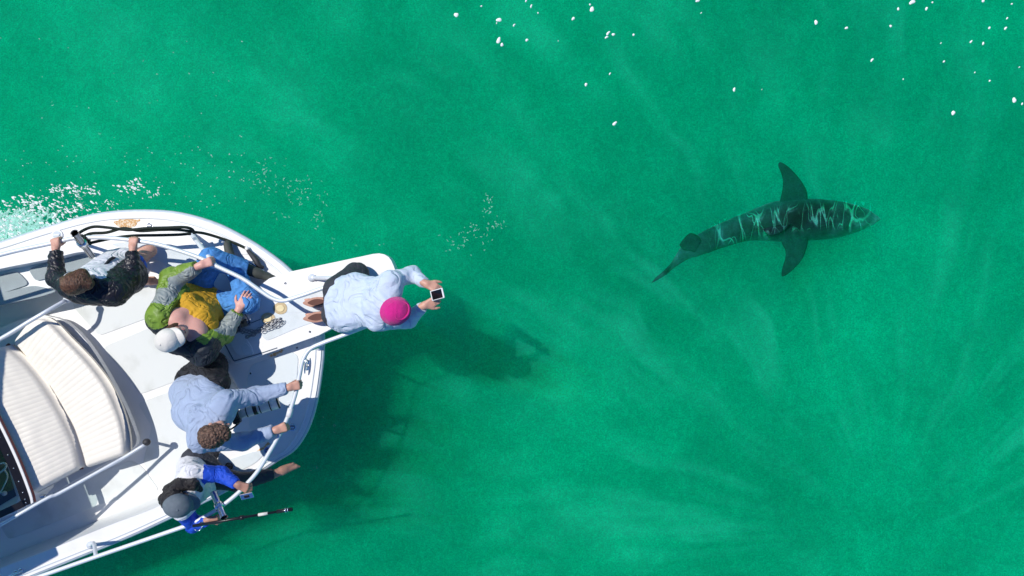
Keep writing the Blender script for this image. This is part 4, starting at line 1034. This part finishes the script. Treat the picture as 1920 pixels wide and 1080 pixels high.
# ================= curly-haired person in the blue-grey hoodie
def person_d():
    J = dict(sL=W(424, 752, 1.74), sR=W(374, 828, 1.72), eL=W(482, 742, 1.55), eR=W(455, 828, 1.54), hL=W(392, 694, 1.30), hR=W(362, 718, 1.30),
             kL=W(404, 688, .90), aL=W(418, 664, .64), kR=W(378, 705, .90), aR=W(396, 690, .64), head=W(404, 812, 1.88), crown=V((.02, -.38, .90)), face=V((.82, .42, -.38)))
    base = J['aR'].copy(); base.z = SZ
    root = thing('person', base, 'curly-haired person in blue-grey sweatshirt and black trousers leaning on the rail', 'person')
    f = Field(.0072)
    J['wL'] = grip(f, J['eL'], W(558, 722, RZ), -1); J['wR'] = grip(f, J['eR'], W(533, 800, RZ), 1)
    body_core(f, J)
    g, rot = add_head(f, J['head'], J['face'], J['crown'])
    f.mk('body', M['skin'], root); face_bits(g, rot, root)
    t = Field(.010)
    torso(t, J['hL'] + V((-.03, -.16, .06)), J['hR'] + V((-.03, -.08, .06)), J['sL'], J['sR'], .134, .110, k=.10)
    t.cone(J['hL'].lerp(J['sL'], .45) + V((-.08, -.05, .03)), J['hR'].lerp(J['sR'], .5) + V((-.03, 0, .03)), .12, .14, .09)
    limb(t, [J['sL'], J['eL'], J['eL'].lerp(J['wL'], .97)], [.080, .068, .046], .045, 1, cap=-.008); limb(t, [J['sR'], J['eR'], J['eR'].lerp(J['wR'], .97)], [.080, .066, .050], .045, 1, cap=-.008); crease(t)
    mid = J['sL'].lerp(J['sR'], .5)
    t.cone(mid + V((-.10, .08, .05)), mid + V((-.09, -.12, .04)), .065, .065, .04, 2)
    t.mk('sweatshirt', M['sweat_g'], root, wr=(.0055, 9, True))
    p_ = Field(.010); p_.cone(J['hL'] + V((0, .03, -.02)), J['hR'] + V((0, .02, -.02)), .140, .14, .05); p_.cone(J['hL'], J['hL'].lerp(J['sL'], .42), .128, .112, .05); p_.cone(J['hR'], J['hR'].lerp(J['sR'], .42), .128, .112, .05)
    limb(p_, [J['hL'], J['kL'], J['aL']], [.13, .098, .085], .03, 1, cap=-.01); limb(p_, [J['hR'], J['kR'], J['aR']], [.13, .098, .085], .03, 1, cap=-.01)
    p_.mk('trousers', M['black_p'], root, wr=(.008, 11, True))
    for a in (J['aL'], J['aR']):
        s_ = Field(.008); d = V((.8, .5, 0)).normalized(); s_.cone(a - d * .05 - UP * .05, a + d * .16 - UP * .06, .045, .038, .02); s_.cone(a, a - UP * .05, .045, .045, .02); s_.mk('shoe', M['shoe_g'], root)
    h = Field(.0060)
    h.ell(g(0, -.025, .028), (.094, .108, .096), rot); h.ell(g(0, -.07, -.03), (.075, .055, .075), rot, .03)
    h.ell(g(0, .055, .078), (.07, .05, .035), rot, .02); h.ell(g(0, .130, -.035), (.078, .080, .095), rot, cut=True)
    h.ell(g(.095, .01, -.035), (.03, .035, .05), rot, cut=True); h.ell(g(-.095, .01, -.035), (.03, .035, .05), rot, cut=True)
    h.mk('hair', M['hair_c'], root, wr=(.0075, 52, False), smooth_it=0)
    # camera with a long pale lens on a neck strap
    a, b = W(444, 779, 1.40), W(512, 757, 1.34); d = (b - a).normalized(); s_ = d.cross(UP).normalized(); n_ = s_.cross(d)
    c = thing('camera', a, 'black camera with long pale grey lens slung below the curly-haired person', 'camera')
    MB().box(a - d * .01, d * .032, s_ * .066, n_ * .045).mk('camera_body', M['plast_k'], c, smooth=False, bevel=.012)
    MB().box(a - d * .01 + n_ * .05, d * .026, s_ * .025, n_ * .014).mk('viewfinder', M['plast_k'], c, smooth=False, bevel=.006)
    MB().tube([a + d * .01, a + d * .08, a + d * .085, a + d * .19, a + d * .195, a + d * .275, a + d * .28, a + d * .35], [.036, .036, .042, .042, .046, .046, .052, .054], 24).mk('lens_barrel', M['lens_g'], c)
    for q, r_ in ((.085, .0435), (.155, .0445), (.195, .048), (.28, .054), (.348, .056)):
        MB().tube([a + d * (q - (.016 if q == .155 else .004)), a + d * (q + (.016 if q == .155 else .004))], r_, 24).mk('lens_ring', M['plast_k'], c)
    MB().tube(cat([a - s_ * .066, a - s_ * .05 - d * .06 + UP * .12, W(402, 775, 1.80), W(385, 800, 1.84)], 6), .008, 6).mk('neck_strap', M['plast_k'], c)
    MB().tube(cat([a + s_ * .066, a + s_ * .09 - d * .05 + UP * .06, W(425, 805, 1.66), W(395, 812, 1.80)], 6), .008, 6).mk('neck_strap', M['plast_k'], c)
person_d()

# ================= person with the grey cap straddling the gunwale
def person_e():
    J = dict(sL=W(360, 888, 1.58), sR=W(341, 955, 1.57), eL=W(414, 889, 1.48), eR=W(362, 984, 1.42), hL=W(372, 872, 1.14), hR=W(398, 893, 1.14), wR=W(390, 975, 1.50),
             kL=W(394, 850, .84), aL=W(404, 842, .63), kR=W(448, 904, 1.11), aR=W(516, 888, .92), head=W(336, 944, 1.77), crown=V((.12, -.12, .95)), face=V((.88, -.15, -.35)))
    base = J['hR'].copy(); base.z = DZ
    root = thing('person', base, 'person in slate grey cap and blue-sleeved shirt with one bare foot overboard', 'person')
    f = Field(.0072)
    J['wL'] = grip(f, J['eL'], W(462, 912, RZ), 1, curl=(.7, .9, .7))
    add_hand(f, J['wR'], V((.95, .0, .1)), V((0, -.2, 1)), 1, (1.0, 1.3, .9), .03, (.35, .45, -.8))
    body_core(f, J)
    g, rot = add_head(f, J['head'], J['face'], J['crown'])
    foot(f, J['aR'] + V((.03, .01, -.01)), W(560, 869, .80), up=V((.2, 0, 1))); foot(f, J['aL'] - UP * .04, J['aL'] + V((.20, .03, -.07)))
    f.mk('body', M['skin_d'], root); face_bits(g, rot, root)
    t = Field(.009)
    torso(t, J['hL'] + V((-.05, 0, .04)), J['hR'] + V((-.05, -.05, .04)), J['sL'], J['sR'], .112, .100, k=.08)
    limb(t, [J['sL'], J['eL'], J['eL'].lerp(J['wL'], .97)], [.080, .062, .044], .03, 1, cap=-.006); limb(t, [J['sR'], J['eR'], J['eR'].lerp(J['wR'], .97)], [.080, .060, .044], .03, 1, cap=-.006); crease(t)
    sL_, sR_ = J['sL'], J['sR']
    def paint(p, i):
        if i != 1: return 0
        if (p - sL_).length < (p - sR_).length + .02: return 1 if (p - sL_).dot((J['eL'] - sL_).normalized()) > .075 else 0
        return 1 if (p - sR_).dot((J['eR'] - sR_).normalized()) > .04 else 0
    t.mk('raglan_shirt', [M['tee'], M['royal']], root, wr=(.005, 12, True), paint=paint)
    p_ = Field(.009); p_.cone(J['hL'] + UP * .0, J['hR'], .115, .115, .05)
    p_.cone(J['hL'] + V((-.03, .05, .02)), J['hR'] + V((-.05, .08, .0)), .11, .10, .05)
    limb(p_, [J['hL'], J['kL'], J['aL'].lerp(J['kL'], .12)], [.108, .072, .052], .03, 1, cap=-.01); limb(p_, [J['hR'], J['kR'], J['aR'].lerp(J['kR'], .05)], [.105, .080, .052], .03, 1, cap=-.008)
    p_.mk('leggings', M['legging'], root, wr=(.0025, 16, True))
    ball_cap(g, rot, M['cap_g'], root)
    h = Field(.0065)
    h.ell(g(0, -.03, -.01), (.088, .09, .085), rot); h.ell(g(0, .12, -.04), (.075, .08, .09), rot, cut=True)
    limb(h, [g(-.04, -.07, -.02), W(318, 920, 1.70), W(335, 909, 1.70), W(362, 908, 1.68), W(376, 918, 1.60)], [.05, .045, .045, .038, .016], .03)
    limb(h, [g(0, -.08, -.02), W(308, 935, 1.66), W(302, 942, 1.60)], [.05, .035, .015], .03)
    h.mk('hair', M['hair_k'], root, wr=(.007, 30, True))
    # silver phone under the hand on the rail
    pc = W(463, 930, 1.56); ax = V((.9, .22, .1)).normalized(); n_ = V((.0, -.35, .9)).normalized(); ay = n_.cross(ax).normalized(); n_ = ax.cross(ay)
    ph = thing('phone', pc, 'small silver phone held against the rail by the person in the grey cap', 'phone')
    MB().box(pc, ax * .056, ay * .026, n_ * .006).mk('phone_body', M['steel'], ph, smooth=False, bevel=.004)
    MB().box(pc + n_ * .0065, ax * .022, ay * .012, n_ * .0015).mk('camera_bump', M['plast_k'], ph, smooth=False)
    # pole held over the side
    a, b = W(362, 986, 1.54), W(546, 955, 1.58); d = (b - a).normalized()
    ro = thing('pole', a, 'long black pole held out over the water by the person in the grey cap', 'pole')
    MB().tube([a, a + d * .46, a + d * .461, b], [.012, .012, .010, .009], 12).mk('pole_tube', M['plast_k'], ro)
    MB().tube([a + d * .40, a + d * .43], .019, 12).mk('pole_clamp', M['plast_k'], ro)
    MB().tube([a + d * .555, a + d * .635], .0125, 12).mk('pole_label', M['cap_w'], ro)
    MB().tube([b - d * .12, b + d * .01], .0155, 12).mk('pole_head', M['plast_k'], ro)
    MB().tube([b - d * .05, b - d * .04], .019, 12).mk('pole_ring', M['steel'], ro); MB().tube([b - d * .03, b - d * .022], .017, 12).mk('pole_ring', M['steel'], ro)
    q = a + d * .07; m_ = MB(); m_.ball(q + V((0, .0, -.03)), (.035, .022, .03)); m_.tube([q - d * .05 - UP * .02, q + d * .05 - UP * .02], .008, 8); m_.tube(cat([q + V((.0, -.02, -.03)), q + V((-.03, -.06, -.03)), q + V((-.06, -.05, -.02))], 4), .006, 8)
    m_.mk('pole_reel', M['steel'], ro)
person_e()

# ------------------------------------------------------------------ rope and chain
def rope_path(pts, j=.0, seed=0):
    random.seed(seed)
    return cat([W(*p) + V((random.uniform(-j, j), random.uniform(-j, j), 0)) for p in pts], 6)
ro = thing('rope', W(250, 440, DZ), 'dark green rope strung along the bow rail from rod holder to cleat', 'rope')
MB().tube(rope_path([(150, 452, 1.46), (146, 440, 1.52), (160, 430, 1.45), (178, 425, 1.42), (205, 427, 1.40), (240, 431, 1.38), (275, 428, 1.38), (310, 427, 1.38), (345, 426, 1.36), (360, 430, 1.30), (364, 437, 1.25)]), .0125, 8).mk('rope_strand', M['rope'], ro)
MB().tube(rope_path([(152, 446, 1.50), (170, 438, 1.42), (200, 436, 1.38), (232, 428, 1.37), (262, 433, 1.36), (300, 431, 1.36), (335, 431, 1.33), (364, 435, 1.24), (385, 438, 1.14), (412, 446, 1.06), (440, 456, 1.02), (462, 466, 1.0)]), .0125, 8).mk('rope_strand', M['rope'], ro)
MB().tube(rope_path([(160, 458, 1.46), (185, 452, 1.40), (215, 446, 1.32), (250, 442, 1.28), (300, 441, 1.25), (335, 440, 1.22), (358, 438, 1.20)]), .0125, 8).mk('rope_strand', M['rope'], ro)
co_ = MB(); hel = []
a_, b_ = W(146, 447, 1.52), W(170, 449, 1.46)
d_ = (b_ - a_).normalized(); s_ = d_.cross(UP).normalized(); n_ = s_.cross(d_)
for i in range(60):
    t = i / 59; an = t * 2 * math.pi * 5; hel.append(a_.lerp(b_, t) + (s_ * math.cos(an) + n_ * math.sin(an)) * (.034 + .006 * math.sin(i)))
co_.tube(hel, .011, 6); co_.mk('rope_wrap', M['rope'], ro)
MB().tube(rope_path([(462, 466, 1.0), (472, 478, 1.03), (480, 488, 1.045), (486, 498, 1.04), (494, 502, 1.02)]), [.014 + .012 * math.sin(math.pi * i / 24) for i in range(25)], 10).mk('rope_end', M['rubber'], ro)
MB().tube([W(462, 464, 1.005), W(465, 469, 1.01)], .018, 10).mk('whipping', M['gel'], ro)
cleat(464, 486, 498, 508, DZ)

ch = thing('anchor_chain', W(480, 615, PZ), 'grey anchor chain in a loose heap beside the round tan plates', 'chain')
cm = MB()
def link(c, d, up_, L_=.020, W_=.011, r=.0032):
    s_ = d.cross(up_).normalized(); pts = []
    for i in range(13):
        a = 2 * math.pi * i / 12; pts.append(c + d * math.cos(a) * L_ + s_ * math.sin(a) * W_)
    cm.tube(pts, r, 6, cap=False)
random.seed(8)
for path in ([(436, 622), (460, 624), (478, 622), (497, 612), (512, 603), (526, 598), (520, 606), (506, 612)], [(458, 634), (474, 628), (488, 620), (503, 611), (520, 604), (532, 603), (522, 611), (505, 618), (490, 624)], [(440, 616), (462, 620), (480, 618), (500, 606), (518, 599), (512, 610), (492, 618), (478, 627), (462, 632)]):
    pp = cat([W(x + random.uniform(-1, 1), y + random.uniform(-1, 1), PZ + .012 + random.uniform(0, .012)) for x, y in path], 8)
    L_ = 0; last = pp[0]; k = 0
    for q0, q in zip(pp[:-1], pp[1:]):
        L_ += (q - q0).length
        if L_ > .027:
            L_ = 0; k += 1; d = (q - q0).normalized(); u = (UP + V((random.uniform(-.3, .3), random.uniform(-.3, .3), 0))) if k % 2 else (d.cross(UP) + UP * random.uniform(.2, .5))
            link(q, d, u.normalized())
cm.mk('chain_links', M['chain'], ch)
w0 = W(449, 612, PZ + .02)
wd = MB(); wd.tube([w0 + V((-.03, -.02, -.02)), w0 + V((-.03, -.02, .05))], .035, 16); wd.tube([w0 + V((-.03, -.02, .05)), w0 + V((-.03, -.02, .065))], .045, 16); wd.box(w0 + V((.05, .03, .01)), V((.03, .01, 0)), V((-.01, .03, 0)), UP * .03)
wd.mk('anchor_winch', M['steel_d'], boat, smooth=False)

# ------------------------------------------------------------------ foam and modelled sun glints
def blob(mb, c, rx, ry, ang, z=.004, n_=7, rnd=random, h=.004):
    ca, sa = math.cos(ang), math.sin(ang); vs_ = [c + UP * (z + h)]; fs = []
    for i in range(n_):
        a = 2 * math.pi * i / n_; q = rnd.uniform(.65, 1.3); x, y = rx * math.cos(a) * q, ry * math.sin(a) * q
        vs_.append(c + V((x * ca - y * sa, x * sa + y * ca, z - .003)))
    for i in range(n_): fs.append([0, 1 + i, 1 + (i + 1) % n_])
    mb.add(vs_, fs)
random.seed(21)
fm = MB(); tot = 0
def dens(x, y):
    """how much foam floats at this spot beside the port bow"""
    edge = np.interp(x, [0, 60, 120, 200, 290], [385, 355, 350, 360, 400])
    top_ = max(0, min(1, (y - edge) / 22 + .35))
    f_ = np.interp(x, [-60, 0, 40, 100, 150, 200, 250, 300, 340], [1.0, .95, .9, .95, .80, .38, .14, .05, 0])
    n_ = noise.noise(V((x * .022, y * .045, 1))) * 1.5 + .40
    return f_ * top_ * max(0, min(1, n_ + .35))
for _ in range(15000):
    x, y = random.uniform(-60, 340), random.uniform(325, 480)
    if random.random() > dens(x, y) * .62 * max(.08, min(1, (.30 - abs(noise.noise(V((x * .075 + y * .02, y * .16, 7))))) * 4)): continue
    tot += 1; k = random.random() ** 2.2; w_ = .003 + .014 * k
    blob(fm, W(x, y, 0), w_ * random.uniform(1.0, 2.0), w_ * .55, random.gauss(-.45, .5), z=.004 + random.random() * .003)
for (x, y, q, m_) in ((130, 352, 26, 26), (170, 358, 22, 20), (262, 345, 30, 22), (240, 352, 22, 26), (285, 362, 16, 14), (70, 378, 26, 22), (100, 356, 16, 10)):
    for _ in range(m_):
        a = random.gauss(0, .45); blob(fm, W(x + random.gauss(0, q * .5), y + random.gauss(0, q * .22) + a * 4, 0), random.uniform(.006, .020), .006, random.gauss(-.5, .4))
for _ in range(150):
    x = random.uniform(0, 460); y = random.uniform(70, 390) if random.random() < .35 else random.uniform(280, 400)
    blob(fm, W(x, y, 0), random.uniform(.003, .009), .004, random.gauss(-.4, .5))
o = fm.mk('foam', M['foam'], smooth=False); tag(o, kind='stuff')  # hull foam; some of these specks model sun sparkle beside the boat
fr = MB()
for _ in range(5200):
    x, y = random.uniform(-60, 150), random.uniform(378, 478)
    if random.random() > max(0, 1.1 - (x + 0) / 105) * max(0, min(1, (y - (392 - x * .05)) / 18)) * (.5 + .9 * max(0, noise.noise(V((x * .05, y * .06, 3))) + .35)): continue
    blob(fr, W(x, y, 0), random.uniform(.010, .030), random.uniform(.006, .018), random.uniform(0, 3.1), z=.0015, h=.002)
o = fr.mk('froth', M['foam_thin'], smooth=False); tag(o, kind='stuff')
# wrinkled patches of disturbed water with glints modelled as small pale curls
rp_ = MB()
def glint_curl(x, y, L_, bend, ang, wd):
    p = W(x, y, 0); pts = []
    for i in range(7):
        t = (i / 6 - .5) * L_; q = V((math.cos(ang), math.sin(ang), 0)); nq = V((-q.y, q.x, 0)); pts.append(p + q * t + nq * (bend * math.sin(t / L_ * 5 + x)) + UP * .002)
    rp_.tube(pts, [wd * math.sin(math.pi * (i + .3) / 6.6) for i in range(7)], 5)
for cx, cy, sx, sy, cnt in ((500, 330, 38, 32, 85), (565, 355, 30, 28, 75), (600, 405, 16, 30, 34), (915, 385, 9, 22, 46), (930, 420, 18, 14, 30), (880, 440, 40, 22, 60), (850, 465, 26, 10, 16), (625, 450, 6, 18, 8), (525, 400, 30, 20, 10), (700, 460, 30, 4, 6), (200, 190, 120, 90, 12), (590, 880, 8, 12, 10), (615, 795, 20, 12, 10)):
    for _ in range(int(cnt * .6)): glint_curl(random.gauss(cx, sx * .6), random.gauss(cy, sy * .6), random.uniform(.008, .032), random.uniform(.003, .010), random.gauss(-.7, 1.0), random.uniform(.0010, .0032))
o = rp_.mk('ripple_crests', M['foam_thin']); tag(o, kind='stuff')
FL = [(95, 48, 12), (176, 20, 5), (232, 64, 12), (225, 75, 5), (281, 81, 7), (231, 130, 15), (242, 144, 9), (322, 129, 9), (320, 2, 8), (336, 20, 8), (358, 42, 5), (471, 60, 9), (531, 30, 13), (525, 15, 6), (583, 107, 11), (578, 120, 8), (600, 111, 9), (665, 112, 7), (871, 2, 10), (882, 42, 5),
      (512, 272, 10), (589, 237, 6), (604, 397, 12), (988, 288, 9), (1251, 72, 12), (1349, 90, 8), (1491, 84, 7), (1515, 29, 7), (1560, 7, 14), (1606, 28, 8), (1431, 193, 9), (1749, 134, 8), (1788, 140, 8), (1808, 90, 7), (1860, 91, 8), (1865, 59, 6), (1662, 198, 7), (1692, 363, 13), (1888, 322, 13), (1913, 334, 6), (1809, 260, 6), (1788, 2, 9), (1761, 233, 4), (1904, 216, 4), (1652, 139, 4), (1531, 255, 4), (1077, 288, 3), (423, 132, 3), (1625, 8, 5), (1880, 13, 5)]
random.seed(5)  # sun glints modelled as small white domes on the water
for (x, y, r_) in FL:
    m_ = MB(); c_ = W(800 + x / 1.714, y / 1.714, 0); R_ = r_ / 1.714 * .5 * .00545; an = random.uniform(.5, 1.3)
    n_ = 14; vs_ = [c_ + UP * .012]; fs = []; ph_ = random.uniform(0, 6); el_ = random.uniform(.62, .95)
    for ring, (q_, z_) in enumerate(((.6, .010), (1.0, .002))):
        for i in range(n_):
            a = 2 * math.pi * i / n_; q = R_ * q_ * (1 + .18 * math.sin(2 * a + ph_) + .10 * math.sin(3 * a + 2 * ph_)) * 1.15; X, Y = q * math.cos(a) * 1.15, q * math.sin(a) * el_
            vs_.append(c_ + V((X * math.cos(an) - Y * math.sin(an), X * math.sin(an) + Y * math.cos(an), z_)))
    for i in range(n_):
        j = (i + 1) % n_; fs += [[0, 1 + i, 1 + j], [1 + i, 1 + n_ + i, 1 + n_ + j, 1 + j]]
    o = mk('foam_fleck', vs_, fs, M['foam']); tag(o, 'small white foam fleck drifting on open green water at the top right', 'foam fleck', 'foam flecks on the open water')
